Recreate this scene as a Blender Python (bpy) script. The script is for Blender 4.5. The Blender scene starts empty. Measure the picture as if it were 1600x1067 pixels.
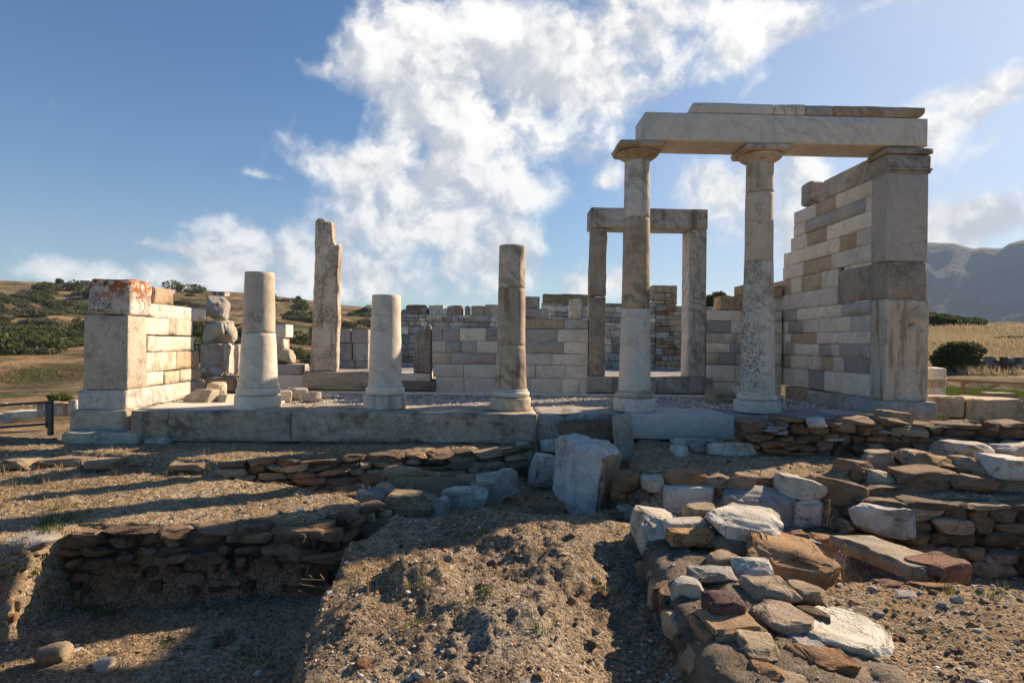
import bpy, math, random
import numpy as np
from mathutils import Matrix, Vector
R = math.radians
rng = random.Random(7)

# ------------------------------------------------------------------ camera
F, YAW, ROLL, SY = 960.0, .0285, .0129, 2.8
CX, CY, CH = -.267, -9.85, 1.057
scene = bpy.context.scene
col = scene.collection
cd = bpy.data.cameras.new('camera')
cam = bpy.data.objects.new('camera', cd)
col.objects.link(cam)
cam.matrix_world = Matrix.Translation((CX, CY, CH)) @ Matrix.Rotation(-YAW, 4, 'Z') @ Matrix.Rotation(R(90), 4, 'X') @ Matrix.Rotation(ROLL, 4, 'Z')
cd.sensor_width = 36
cd.lens = 36 * F / 1600
cd.shift_y = SY / 1600
cd.clip_end = 9000
scene.camera = cam

# ------------------------------------------------------------------ light
SUN_AZ, SUN_EL = 33.0, 28.0            # azimuth from +X towards +Y
sd = Vector((math.cos(R(SUN_AZ)) * math.cos(R(SUN_EL)), math.sin(R(SUN_AZ)) * math.cos(R(SUN_EL)), math.sin(R(SUN_EL))))
sl = bpy.data.lights.new('sun', 'SUN')
sun = bpy.data.objects.new('sun', sl)
col.objects.link(sun)
sun.rotation_euler = sd.to_track_quat('Z', 'Y').to_euler()
sl.energy = 5.0
sl.angle = R(.53)
sl.color = (1, .80, .58)
scene.view_settings.view_transform = 'Standard'
scene.view_settings.look = 'None'
scene.view_settings.gamma = 1
scene.view_settings.exposure = EXPOSURE = 1.0
scene.render.film_transparent = False
scene.cycles.use_denoising = True
scene.cycles.volume_step_rate = 1
scene.cycles.max_bounces = 6
scene.cycles.volume_bounces = 0


def ray(px, py):
    u, v = px - 800, py - 533.5 - SY
    c, s = math.cos(ROLL), math.sin(ROLL)
    u, v = c * u + s * v, -s * u + c * v
    x, y, z = u / F, 1.0, -v / F
    c, s = math.cos(YAW), math.sin(YAW)
    return Vector((c * x + s * y, -s * x + c * y, z))


def P(px, py, d):                       # point at forward distance d
    r = ray(px, py)
    return Vector((CX, CY, CH)) + r * d


def onY(px, py, Y):
    r = ray(px, py); t = (Y - CY) / r.y
    return Vector((CX, CY, CH)) + r * t


def onX(px, py, X):
    r = ray(px, py); t = (X - CX) / r.x
    return Vector((CX, CY, CH)) + r * t


def onZ(px, py, Z):
    r = ray(px, py); t = (Z - CH) / r.z
    return Vector((CX, CY, CH)) + r * t


# ------------------------------------------------------------------ world
class NT:                                # small node tree helper
    def __init__(s, nt):
        s.nt = nt; s.nt.nodes.clear()

    def n(s, t, ins=None, **kw):
        nd = s.nt.nodes.new(t)
        for k, v in kw.items(): setattr(nd, k, v)
        for k, v in (ins or {}).items():
            if isinstance(v, bpy.types.NodeSocket): s.nt.links.new(v, nd.inputs[k])
            else: nd.inputs[k].default_value = v
        return nd

    def m(s, op, a, b=None, c=None, clamp=False):
        nd = s.nt.nodes.new('ShaderNodeMath'); nd.operation = op; nd.use_clamp = clamp
        for i, v in enumerate((a, b, c)):
            if v is None: continue
            if isinstance(v, bpy.types.NodeSocket): s.nt.links.new(v, nd.inputs[i])
            else: nd.inputs[i].default_value = v
        return nd.outputs[0]

    def v(s, op, a, b=None, out=0):
        nd = s.nt.nodes.new('ShaderNodeVectorMath'); nd.operation = op
        for i, x in enumerate((a, b)):
            if x is None: continue
            if isinstance(x, bpy.types.NodeSocket): s.nt.links.new(x, nd.inputs[i])
            else: nd.inputs[i].default_value = x
        return nd.outputs[out]

    def scale(s, a, f):
        nd = s.nt.nodes.new('ShaderNodeVectorMath'); nd.operation = 'SCALE'
        s.nt.links.new(a, nd.inputs[0])
        if isinstance(f, bpy.types.NodeSocket): s.nt.links.new(f, nd.inputs[3])
        else: nd.inputs[3].default_value = f
        return nd.outputs[0]

    def step(s, x, lo, hi, a=0., b=1.):   # smooth ramp
        nd = s.nt.nodes.new('ShaderNodeMapRange'); nd.interpolation_type = 'SMOOTHSTEP'
        if isinstance(x, bpy.types.NodeSocket): s.nt.links.new(x, nd.inputs[0])
        for i, k in ((1, lo), (2, hi), (3, a), (4, b)): nd.inputs[i].default_value = k
        return nd.outputs[0]

    def noise(s, vec, scale, detail=4, rough=.55, dist=0., out=0, lac=2.0):
        nd = s.nt.nodes.new('ShaderNodeTexNoise')
        s.nt.links.new(vec, nd.inputs['Vector'])
        nd.inputs['Scale'].default_value = scale; nd.inputs['Detail'].default_value = detail
        nd.inputs['Roughness'].default_value = rough; nd.inputs['Distortion'].default_value = dist
        nd.inputs['Lacunarity'].default_value = lac
        return nd.outputs[out]

    def voro(s, vec, scale, feature='F1', out=0, rand=1.):
        nd = s.nt.nodes.new('ShaderNodeTexVoronoi'); nd.feature = feature
        s.nt.links.new(vec, nd.inputs['Vector']); nd.inputs['Scale'].default_value = scale
        nd.inputs['Randomness'].default_value = rand
        return nd.outputs[out]

    def mix(s, f, a, b, mode='MIX'):
        nd = s.nt.nodes.new('ShaderNodeMix'); nd.data_type = 'RGBA'; nd.blend_type = mode
        for i, x in ((0, f), (6, a), (7, b)):
            if isinstance(x, bpy.types.NodeSocket): s.nt.links.new(x, nd.inputs[i])
            else: nd.inputs[i].default_value = x if i == 0 else (tuple(x) + (1,))[:4]
        return nd.outputs[2]


w = bpy.data.worlds.new('World'); scene.world = w; w.use_nodes = True
t = NT(w.node_tree)
sky = t.n('ShaderNodeTexSky', sky_type='NISHITA', sun_disc=False, sun_elevation=R(SUN_EL),
          sun_rotation=R(90 - SUN_AZ), altitude=200, air_density=1.0, dust_density=.45, ozone_density=3.0)
dirv = t.n('ShaderNodeNewGeometry').outputs['Incoming']
dirv = t.v('NORMALIZE', t.n('ShaderNodeTexCoord').outputs['Generated'])
BLOBS = [  # pixel position in the photograph -> direction in the sky, half axes, tilt, strength
    (640, 60, 75, 60, 0, 1), (600, 130, 70, 38, 20, .85), (730, 110, 110, 80, 0, 1.1), (850, 50, 110, 50, 0, .9), (930, 120, 90, 50, 0, .9),
    (830, 150, 80, 50, 0, .9), (1040, 50, 120, 42, 0, .85), (1180, 40, 110, 34, -5, .8), (1310, 18, 90, 20, -8, .7), (1000, 150, 50, 24, 0, .7), (1090, 115, 60, 20, -10, .6),
    (680, 200, 90, 50, 0, 1), (790, 215, 80, 45, 20, .9), (560, 265, 85, 32, 5, .9), (640, 290, 100, 50, 0, 1), (750, 290, 90, 45, 0, .95), (850, 300, 50, 22, 0, .7),
    (600, 350, 110, 36, 0, .9), (700, 350, 70, 32, 0, .8), (520, 390, 100, 30, 0, .8), (420, 395, 90, 26, 0, .8), (340, 345, 26, 12, -20, .5),
    (400, 430, 90, 26, 0, .85), (300, 430, 70, 16, 0, .6), (215, 428, 50, 14, 0, .6), (110, 420, 34, 15, 0, .55), (270, 388, 62, 6, 8, .75),
    (770, 390, 70, 28, 0, .9), (720, 420, 80, 24, 0, .8), (800, 430, 60, 26, 0, .8), (640, 450, 120, 22, 0, .7), (520, 440, 90, 26, 0, .75), (900, 450, 70, 22, 0, .85), (960, 430, 50, 22, 0, .7),
    (1140, 310, 62, 42, 20, .95), (1240, 290, 50, 50, 0, .9), (1170, 360, 60, 26, 0, .9), (1250, 370, 60, 30, 0, .8), (1110, 262, 26, 12, 0, .5),
    (950, 370, 44, 10, 0, .5), (950, 280, 26, 12, -20, .55), (1475, 205, 34, 45, 30, 1.0), (1525, 172, 52, 15, -38, 1.0), (1470, 152, 34, 13, -15, .8), (1500, 352, 62, 24, -5, 1.25), (1560, 215, 30, 9, -35, .6), (1590, 152, 20, 6, 0, .5),
    (1220, 330, 40, 60, 0, .5), (880, 240, 60, 30, 0, .5), (980, 190, 40, 20, 0, .4),
    (470, 95, 20, 13, 40, .6), (500, 112, 18, 8, 0, .45), (415, 275, 30, 6, 5, .5), (1195, 120, 30, 8, -40, .45),
]
acc = None
for (px, py, sx, sy_, rot, st) in BLOBS:
    c0 = ray(px, py).normalized()
    ex = (ray(px + 1, py).normalized() - c0).normalized(); ey = (ray(px, py + 1).normalized() - c0).normalized()
    ca, sa = math.cos(R(rot)), math.sin(R(rot))
    sc = F / (1 + ((px - 800) / F) ** 2) ** .5
    a = (ex * ca + ey * sa) * (sc / sx); b = (ey * ca - ex * sa) * (sc / sy_)
    da = t.m('SUBTRACT', t.v('DOT_PRODUCT', dirv, tuple(a), 1), a.dot(c0))
    db = t.m('SUBTRACT', t.v('DOT_PRODUCT', dirv, tuple(b), 1), b.dot(c0))
    q = t.m('ADD', t.m('MULTIPLY', da, da), t.m('MULTIPLY', db, db))
    g = t.m('MULTIPLY', t.m('POWER', 2.2, t.m('MULTIPLY', q, -1.0)), st)
    dc = t.m('GREATER_THAN', t.v('DOT_PRODUCT', dirv, tuple(c0), 1), .4)
    g = t.m('MULTIPLY', g, dc)
    acc = g if acc is None else t.m('MAXIMUM', acc, g) if 0 else t.m('SUBTRACT', t.m('ADD', acc, g), t.m('MULTIPLY', acc, t.m('MINIMUM', g, 1)))
wv = t.v('ADD', dirv, t.scale(t.v('SUBTRACT', t.noise(dirv, 9, 6, .6, out=1), (.5, .5, .5)), .07))
def dens(vec):
    big = t.noise(vec, 9.5, 14, .60)
    return t.m('ADD', acc, t.m('MULTIPLY', t.m('SUBTRACT', big, .5), 2.3))
d0 = dens(wv)
off = Vector((sd.x, sd.y, sd.z + .5)).normalized() * .025
d1 = t.noise(t.v('ADD', wv, tuple(off)), 9.5, 6, .55)
d2 = t.noise(wv, 9.5, 6, .55)
mask = t.step(d0, .32, .98)
thick = t.step(d0, .8, 1.9)
litd = t.m('SUBTRACT', d2, d1)
shade = t.step(t.m('ADD', litd, t.m('MULTIPLY', t.m('SUBTRACT', t.noise(wv, 30, 6, .6), .5), .05)), -.12, .10)
shade = t.m('MULTIPLY', shade, t.m('SUBTRACT', 1, t.m('MULTIPLY', thick, .22)))
S_ = 1 / .10
ccol = t.mix(shade, (.50 * S_, .52 * S_, .56 * S_), (.96 * S_, .93 * S_, .88 * S_))
ccol = t.scale(ccol, CLOUD_GAIN := .92)
skyc = sky.outputs[0]
sat = t.n('ShaderNodeHueSaturation', {'Color': skyc, 'Saturation': 1.28, 'Value': .88})
veil = t.m('MULTIPLY', t.step(t.v('DOT_PRODUCT', dirv, tuple(ray(1900, 260).normalized()), 1), .62, 1.0), t.m('ADD', .22, t.m('MULTIPLY', t.noise(dirv, 3.5, 6, .6), .45)))
base = t.mix(veil, sat.outputs[0], (.60 * S_, .64 * S_, .72 * S_))
final = t.mix(t.m('MULTIPLY', mask, .95), base, ccol)
bg = t.n('ShaderNodeBackground', {'Color': final, 'Strength': .068})
t.n('ShaderNodeOutputWorld', {'Surface': bg.outputs[0]})

# ------------------------------------------------------------------ numpy noise
def _h(ix, iy, iz, s):
    n = (ix.astype(np.uint32) * np.uint32(374761393) + iy.astype(np.uint32) * np.uint32(668265263)
         + iz.astype(np.uint32) * np.uint32(2147483647) + np.uint32(int(s * 974634777) & 0xffffffff))
    n = (n ^ (n >> np.uint32(13))) * np.uint32(1274126177)
    n = n ^ (n >> np.uint32(16)); n = n * np.uint32(2246822519); n = n ^ (n >> np.uint32(15))
    return n.astype(np.float64) / 4294967295.0


def vnoise(p, s=0):
    i = np.floor(p).astype(np.int64); f = p - i
    f = f * f * (3 - 2 * f); r = 0
    i = i & 0xffffffff
    for dx in (0, 1):
        wx = f[:, 0] if dx else 1 - f[:, 0]
        for dy in (0, 1):
            wy = f[:, 1] if dy else 1 - f[:, 1]
            for dz in (0, 1):
                wz = f[:, 2] if dz else 1 - f[:, 2]
                r = r + wx * wy * wz * _h(i[:, 0] + dx, i[:, 1] + dy, i[:, 2] + dz, s)
    return r * 2 - 1


def fbm(p, scale=1, octv=4, s=0, gain=.5):
    p = np.asarray(p, float)
    if p.shape[1] == 2: p = np.column_stack([p, np.zeros(len(p))])
    r = 0; a = 1; tot = 0
    for o in range(octv):
        r = r + a * vnoise(p * scale * (2.03 ** o) + 17.3 * o + s * 3.1, s + o); tot += a; a *= gain
    return r / tot


# ------------------------------------------------------------------ mesh builder
class MB:
    def __init__(s):
        s.V = []; s.Q = []; s.T = []; s.C = []; s.n = 0

    def add(s, V, quads=None, tris=None, tint=(1, 1, 1, 0)):
        V = np.asarray(V, float)
        if quads is not None and len(quads): s.Q.append(np.asarray(quads, np.int64) + s.n)
        if tris is not None and len(tris): s.T.append(np.asarray(tris, np.int64) + s.n)
        t_ = np.asarray(tint, float)
        if t_.ndim == 1:
            if len(t_) == 3: t_ = np.append(t_, rng.random())
            t_ = np.tile(t_, (len(V), 1))
        s.V.append(V); s.C.append(t_); s.n += len(V)

    def build(s, name, mat, parent=None, smooth=True, origin=None, sharp=0):
        V = np.vstack(s.V); Cc = np.vstack(s.C)
        me = bpy.data.meshes.new(name)
        q = np.vstack(s.Q) if s.Q else np.zeros((0, 4), int); tr = np.vstack(s.T) if s.T else np.zeros((0, 3), int)
        o = bpy.data.objects.new(name, me)
        org = Vector(origin) if origin is not None else Vector(((V[:, 0].min() + V[:, 0].max()) / 2, (V[:, 1].min() + V[:, 1].max()) / 2, V[:, 2].min()))
        V = V - np.array(org)
        me.vertices.add(len(V)); me.vertices.foreach_set('co', V.ravel())
        nl = q.size + tr.size; me.loops.add(nl)
        me.loops.foreach_set('vertex_index', np.concatenate([q.ravel(), tr.ravel()]).astype(np.int32))
        me.polygons.add(len(q) + len(tr))
        st = np.concatenate([np.arange(len(q)) * 4, q.size + np.arange(len(tr)) * 3]).astype(np.int32)
        me.polygons.foreach_set('loop_start', st)
        me.polygons.foreach_set('use_smooth', np.full(len(st), smooth))
        a = me.attributes.new('tint', 'FLOAT_COLOR', 'POINT')
        a.data.foreach_set('color', Cc.ravel())
        me.update(calc_edges=True); me.validate()
        if smooth and sharp: me.set_sharp_from_angle(angle=R(sharp))
        for m_ in (mat if isinstance(mat, (list, tuple)) else [mat]): me.materials.append(m_)
        col.objects.link(o)
        o.location = org
        if parent is not None:
            q_ = parent; acc_ = Vector((0, 0, 0))
            while q_ is not None: acc_ += q_.location; q_ = q_.parent
            o.parent = parent; o.location = org - acc_
        return o


def tag(o, label=None, cat=None, group=None, kind=None):
    if label: o['label'] = label
    if cat: o['category'] = cat
    if group: o['group'] = group
    if cat and not kind: kind = 'thing'
    if kind: o['kind'] = kind
    return o


def thing(name, loc, label, cat, group=None):
    o = bpy.data.objects.new(name, None); col.objects.link(o); o.location = loc
    o.empty_display_size = .2
    return tag(o, label, cat, group)


def rot(V, rx=0, ry=0, rz=0):
    M = Matrix.Rotation(R(rz), 3, 'Z') @ Matrix.Rotation(R(ry), 3, 'Y') @ Matrix.Rotation(R(rx), 3, 'X')
    return V @ np.array(M).T


def rbox(size, r=.02, rough=.004, chip=.0, seed=0, seg=.12, freq=3., cuts=None, maxseg=26):
    """rounded stone block, centred, with worn edges; cuts = [(normal, distance)] break pieces off"""
    h = np.array(size, float) / 2; r = min(r, h.min() * .9)
    ax = []
    for i in range(3):
        n = int(min(maxseg, max(1, math.ceil((2 * h[i] - 2 * r) / seg))))
        mid = np.linspace(-h[i] + r, h[i] - r, n + 1)
        ax.append(np.concatenate([[-h[i], -h[i] + .4 * r], mid, [h[i] - .4 * r, h[i]]]))
    Vs = []; Qs = []; n0 = 0
    for d in range(3):
        a, b = [(1, 2), (2, 0), (0, 1)][d]
        A, B = np.meshgrid(ax[a], ax[b], indexing='ij'); na, nb = A.shape
        for sgn in (-1, 1):
            P_ = np.zeros((na * nb, 3)); P_[:, a] = A.ravel(); P_[:, b] = B.ravel(); P_[:, d] = sgn * h[d]
            I = np.arange(na * nb).reshape(na, nb) + n0
            q = np.stack([I[:-1, :-1], I[1:, :-1], I[1:, 1:], I[:-1, 1:]], -1).reshape(-1, 4)
            if sgn < 0: q = q[:, ::-1]
            Vs.append(P_); Qs.append(q); n0 += na * nb
    V = np.vstack(Vs); Q = np.vstack(Qs)
    k = np.round(V * 20000).astype(np.int64)
    _, first, inv = np.unique(k, axis=0, return_index=True, return_inverse=True)
    V = V[first]; Q = inv.ravel()[Q]
    q_ = np.clip(V, -h + r, h - r); d = V - q_; L = np.linalg.norm(d, axis=1, keepdims=True); n = d / np.maximum(L, 1e-9)
    V = q_ + n * r
    edge = np.clip((1 - np.abs(n).max(1)) / .29, 0, 1)
    so = seed * 1.37 + 5
    if rough: V = V + n * (fbm(V + so, freq, 3, seed % 97)[:, None] * rough * 2)
    if chip:
        c = np.maximum(0, fbm(V + so * 2, freq * 2.2, 3, seed % 89) - .05)
        V = V - n * (c * edge * chip * 2.6)[:, None]
    if cuts:
        for (nn, dd) in cuts:
            nn = np.array(nn, float); nn /= np.linalg.norm(nn)
            wob = fbm(V + so, 5, 4, 3) * .035
            ex = V @ nn - dd - wob
            V = V - np.maximum(ex, 0)[:, None] * nn
    return V, Q


_ico = {}
def ico(level):
    if level in _ico: return _ico[level]
    t_ = (1 + 5 ** .5) / 2
    V = [(-1, t_, 0), (1, t_, 0), (-1, -t_, 0), (1, -t_, 0), (0, -1, t_), (0, 1, t_), (0, -1, -t_), (0, 1, -t_), (t_, 0, -1), (t_, 0, 1), (-t_, 0, -1), (-t_, 0, 1)]
    Fc = [(0, 11, 5), (0, 5, 1), (0, 1, 7), (0, 7, 10), (0, 10, 11), (1, 5, 9), (5, 11, 4), (11, 10, 2), (10, 7, 6), (7, 1, 8), (3, 9, 4), (3, 4, 2), (3, 2, 6), (3, 6, 8), (3, 8, 9), (4, 9, 5), (2, 4, 11), (6, 2, 10), (8, 6, 7), (9, 8, 1)]
    V = [np.array(v) / np.linalg.norm(v) for v in V]
    for _ in range(level):
        c = {}; nf = []
        def mid(a, b):
            k = (min(a, b), max(a, b))
            if k not in c:
                m_ = V[a] + V[b]; V.append(m_ / np.linalg.norm(m_)); c[k] = len(V) - 1
            return c[k]
        for a, b, d in Fc:
            x, y, z = mid(a, b), mid(b, d), mid(d, a)
            nf += [(a, x, z), (b, y, x), (d, z, y), (x, y, z)]
        Fc = nf
    _ico[level] = (np.array(V), np.array(Fc)); return _ico[level]


def rock(size, seed=0, level=3, box=.5, cuts=7, rough=.03, strata=0, flat=.82):
    """angular stone; box -> squareness, cuts -> flat broken faces, strata -> ledges of bedded rock"""
    V, T = ico(level); V = V.copy(); rs = np.random.RandomState(seed % 100000)
    V = np.sign(V) * np.abs(V) ** box
    V /= np.abs(V).max(0)
    for i in range(cuts + 3):
        n = rs.normal(size=3); n[2] *= .7; n /= np.linalg.norm(n)
        d = (V @ n).max() * rs.uniform(.60, .88) * flat / .82
        V -= np.maximum(V @ n - d, 0)[:, None] * n
    V /= np.abs(V).max(0)
    s = np.array(size, float) / 2
    V = V * s
    m = s.mean()
    N = V / s ** 2; N /= np.linalg.norm(N, axis=1, keepdims=True)
    o = seed * .71 % 50
    V = V + N * (fbm(V / m + o, 1.3, 3, seed % 50) * rough * m * 1.6 + fbm(V / m + o, 4.5, 4, seed % 51, .62) * rough * m * 1.3)[:, None]
    if strata:
        k = fbm(np.column_stack([V[:, 2] * strata + V[:, 0] * 1.0, V[:, 1] * .6, V[:, 0] * .5]) + o, 1, 2, seed % 31)
        hN = N.copy(); hN[:, 2] = 0
        V = V + hN * (np.round(k * 3) / 3 * m * .10)[:, None]
    return V, T


def tint_of(name, j=.08):
    b = PAL[name]; f = 1 + rng.uniform(-j, j)
    return tuple(max(0, c * f * (1 + rng.uniform(-j, j) * .35)) for c in b) + (rng.random(),)


PAL = dict(cream=(.74, .66, .54), pale=(.635, .58, .50), grey=(.43, .40, .36), dgrey=(.32, .30, .27), tan=(.46, .355, .24), warm=(.56, .475, .37), brown=(.29, .19, .115), rust=(.33, .165, .075),
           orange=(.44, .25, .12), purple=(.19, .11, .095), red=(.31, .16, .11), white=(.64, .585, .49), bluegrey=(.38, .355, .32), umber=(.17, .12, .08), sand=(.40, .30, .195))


# ------------------------------------------------------------------ materials
def stone_mat(name, rough=.85, mottle=.22, vein=0., veinscale=2.2, speck=0., lichen=0., stain=0., drip=0., bump=.4, grain=60., pit=.3, strata=0., tool=0., dust=0., dark=(.07, .062, .052), orange_top=0., left=0):
    m = bpy.data.materials.new(name); m.use_nodes = True; t = NT(m.node_tree)
    tint = t.n('ShaderNodeAttribute', attribute_name='tint')
    oc = t.n('ShaderNodeTexCoord').outputs['Object']
    a = t.m('MULTIPLY', tint.outputs['Alpha'], 37.)
    offs = t.n('ShaderNodeCombineXYZ', {0: a, 1: t.m('MULTIPLY', a, .7), 2: t.m('MULTIPLY', a, 1.3)}).outputs[0]
    vec = t.v('ADD', oc, offs)
    c = tint.outputs['Color']
    n1 = t.noise(vec, 1.7, 6, .6); n2 = t.noise(vec, 9, 6, .65); n3 = t.noise(vec, grain, 3, .6)
    f1 = t.m('ADD', t.m('MULTIPLY', t.m('SUBTRACT', n1, .5), 1.1), t.m('MULTIPLY', t.m('SUBTRACT', n2, .5), 1.0))
    f1 = t.m('ADD', f1, t.m('MULTIPLY', t.m('SUBTRACT', n3, .5), 1.3))
    br = t.m('ADD', 1, t.m('MULTIPLY', f1, mottle * 2.6))
    c = t.scale(c, br)
    warm = t.noise(t.v('ADD', vec, (9, 4, 2)), 2.6, 4, .6)
    c = t.mix(t.step(warm, .42, .75, 0, .30), c, t.v('MULTIPLY', c, (1.02, .84, .64)))
    h = t.m('ADD', t.m('MULTIPLY', n2, .5), t.m('MULTIPLY', n3, .22))
    h = t.m('ADD', h, t.m('MULTIPLY', n1, .6))
    if strata:
        sv = t.v('MULTIPLY', vec, (1.2, 1.2, strata))
        sn = t.noise(sv, 1.6, 6, .62)
        c = t.scale(c, t.m('ADD', .62, t.m('MULTIPLY', sn, .76)))
        h = t.m('ADD', h, t.m('MULTIPLY', sn, 1.4))
    if vein:
        dv = t.v('ADD', vec, t.scale(t.v('SUBTRACT', t.noise(vec, 1.3, 4, .6, out=1), (.5, .5, .5)), .9))
        wv_ = t.n('ShaderNodeTexWave', {'Vector': t.v('MULTIPLY', dv, (1, 1, 1.0)), 'Scale': veinscale, 'Distortion': 3.0, 'Detail': 5, 'Detail Scale': 1.4}, wave_type='BANDS', bands_direction='DIAGONAL').outputs['Fac']
        vm = t.m('MULTIPLY', t.step(wv_, .45, .95), t.step(t.noise(vec, .9, 2), .42, .62))
        c = t.mix(t.m('MULTIPLY', vm, vein), c, t.v('MULTIPLY', c, (.56, .55, .535)))
    if stain:
        s = t.m('MULTIPLY', t.step(t.noise(t.v('ADD', vec, (3, 8, 1)), 2.2, 7, .68), .50, .64), stain)
        c = t.mix(s, c, t.v('MULTIPLY', c, (.42, .38, .33)))
    if drip:
        s = t.noise(t.v('MULTIPLY', t.v('ADD', vec, (3, 1, 7)), (7, 7, .7)), 1, 6, .66)
        c = t.mix(t.m('MULTIPLY', t.step(s, .5, .66), drip), c, t.v('MULTIPLY', c, (.50, .45, .39)))
        c = t.mix(t.m('MULTIPLY', t.step(s, .40, .28), drip * .7), c, t.v('MULTIPLY', c, (1.35, 1.33, 1.28)))
    if speck:
        vz = t.voro(vec, 34); zone = t.step(t.noise(t.v('ADD', vec, (1, 5, 9)), 1.5, 5, .6), .43, .60)
        big = t.noise(vec, 28, 4, .7)
        if left: zone = t.m('MULTIPLY', t.step(t.m('ADD', t.m('MULTIPLY', t.n('ShaderNodeSeparateXYZ', {0: oc}).outputs[0], -1), t.m('MULTIPLY', t.m('SUBTRACT', n1, .5), .5)), -.08, .12), t.step(n1, .38, .55))
        k = t.m('MULTIPLY', t.m('MULTIPLY', t.step(big, .47, .60), zone), speck)
        c = t.mix(k, c, dark); h = t.m('ADD', h, t.m('MULTIPLY', k, .3))
    if orange_top:
        g = t.n('ShaderNodeSeparateXYZ', {0: oc}).outputs[2]
        k = t.m('MULTIPLY', t.step(g, .12, .42), t.step(t.noise(vec, 11, 6, .72), .42, .53))
        c = t.mix(t.m('MULTIPLY', k, orange_top), c, t.mix(t.noise(vec, 5, 3), (.10, .035, .015), (.55, .16, .02)))
    if lichen:
        k = t.m('MULTIPLY', t.step(t.noise(t.v('ADD', vec, (6, 2, 4)), 10, 6, .7), .56, .64), t.step(t.noise(vec, 1.4, 3), .45, .6))
        c = t.mix(t.m('MULTIPLY', k, lichen), c, (.34, .19, .07))
    if bump > .4:
        ck = t.voro(t.v('ADD', vec, t.scale(t.noise(vec, 5, 4, .6, out=1), .35)), 3.2, 'DISTANCE_TO_EDGE')
        cm = t.m('MULTIPLY', t.step(ck, .022, .0), t.step(t.noise(vec, 2.2, 3), .50, .60))
        c = t.mix(t.m('MULTIPLY', cm, .75), c, t.v('MULTIPLY', c, (.38, .34, .30))); h = t.m('SUBTRACT', h, t.m('MULTIPLY', cm, .5))
    if pit:
        pv = t.voro(vec, 70, rand=1.); pk = t.m('MULTIPLY', t.step(pv, .30, .05), t.step(t.noise(vec, 6, 3), .48, .62))
        c = t.mix(t.m('MULTIPLY', pk, min(1, pit)), c, t.v('MULTIPLY', c, (.55, .5, .45)))
        h = t.m('SUBTRACT', h, t.m('MULTIPLY', pk, pit * .35))
    if tool:
        tv = t.v('MULTIPLY', t.v('ADD', vec, t.scale(t.noise(vec, 12, 3, .6, out=1), .08)), (1, 1, 2.6)); tn = t.noise(tv, 42, 4, .7)
        h = t.m('ADD', h, t.m('MULTIPLY', tn, tool))
        c = t.scale(c, t.m('ADD', .86, t.m('MULTIPLY', tn, .3)))
    if dust:
        c = t.mix(t.m('MULTIPLY', t.step(t.noise(vec, 3.1, 6, .7), .5, .62), dust), c, (.34, .26, .17))
    bp = t.n('ShaderNodeBump', {'Height': h, 'Strength': bump, 'Distance': .03})
    bs = t.n('ShaderNodeBsdfPrincipled', {'Base Color': c, 'Roughness': rough, 'Normal': bp.outputs[0]})
    bs.inputs['Specular IOR Level'].default_value = .22
    t.n('ShaderNodeOutputMaterial', {'Surface': bs.outputs[0]})
    return m


def flat_mat(name, color, rough=.6, var=.2, scale=12, bump=.2, metallic=0):
    m = bpy.data.materials.new(name); m.use_nodes = True; t = NT(m.node_tree)
    oc = t.n('ShaderNodeTexCoord').outputs['Object']
    n1 = t.noise(oc, scale, 6, .6)
    c = t.n('ShaderNodeRGB').outputs[0]; c.default_value = color + (1,)
    c = t.scale(c, t.m('ADD', 1 - var, t.m('MULTIPLY', n1, 2 * var)))
    bp = t.n('ShaderNodeBump', {'Height': n1, 'Strength': bump, 'Distance': .01})
    bs = t.n('ShaderNodeBsdfPrincipled', {'Base Color': c, 'Roughness': rough, 'Metallic': metallic, 'Normal': bp.outputs[0]})
    t.n('ShaderNodeOutputMaterial', {'Surface': bs.outputs[0]})
    return m


def leaf_mat(name, a, b, scale=.6):
    m = bpy.data.materials.new(name); m.use_nodes = True; t = NT(m.node_tree)
    tint = t.n('ShaderNodeAttribute', attribute_name='tint')
    c = t.mix(tint.outputs['Alpha'], a, b)
    c = t.v('MULTIPLY', c, tint.outputs['Color'])
    bs = t.n('ShaderNodeBsdfPrincipled', {'Base Color': c, 'Roughness': .75})
    bs.inputs['Specular IOR Level'].default_value = .2
    tr = t.n('ShaderNodeBsdfTranslucent', {'Color': c})
    mx = t.n('ShaderNodeMixShader', {0: .25, 1: bs.outputs[0], 2: tr.outputs[0]})
    t.n('ShaderNodeOutputMaterial', {'Surface': mx.outputs[0]})
    return m


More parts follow.
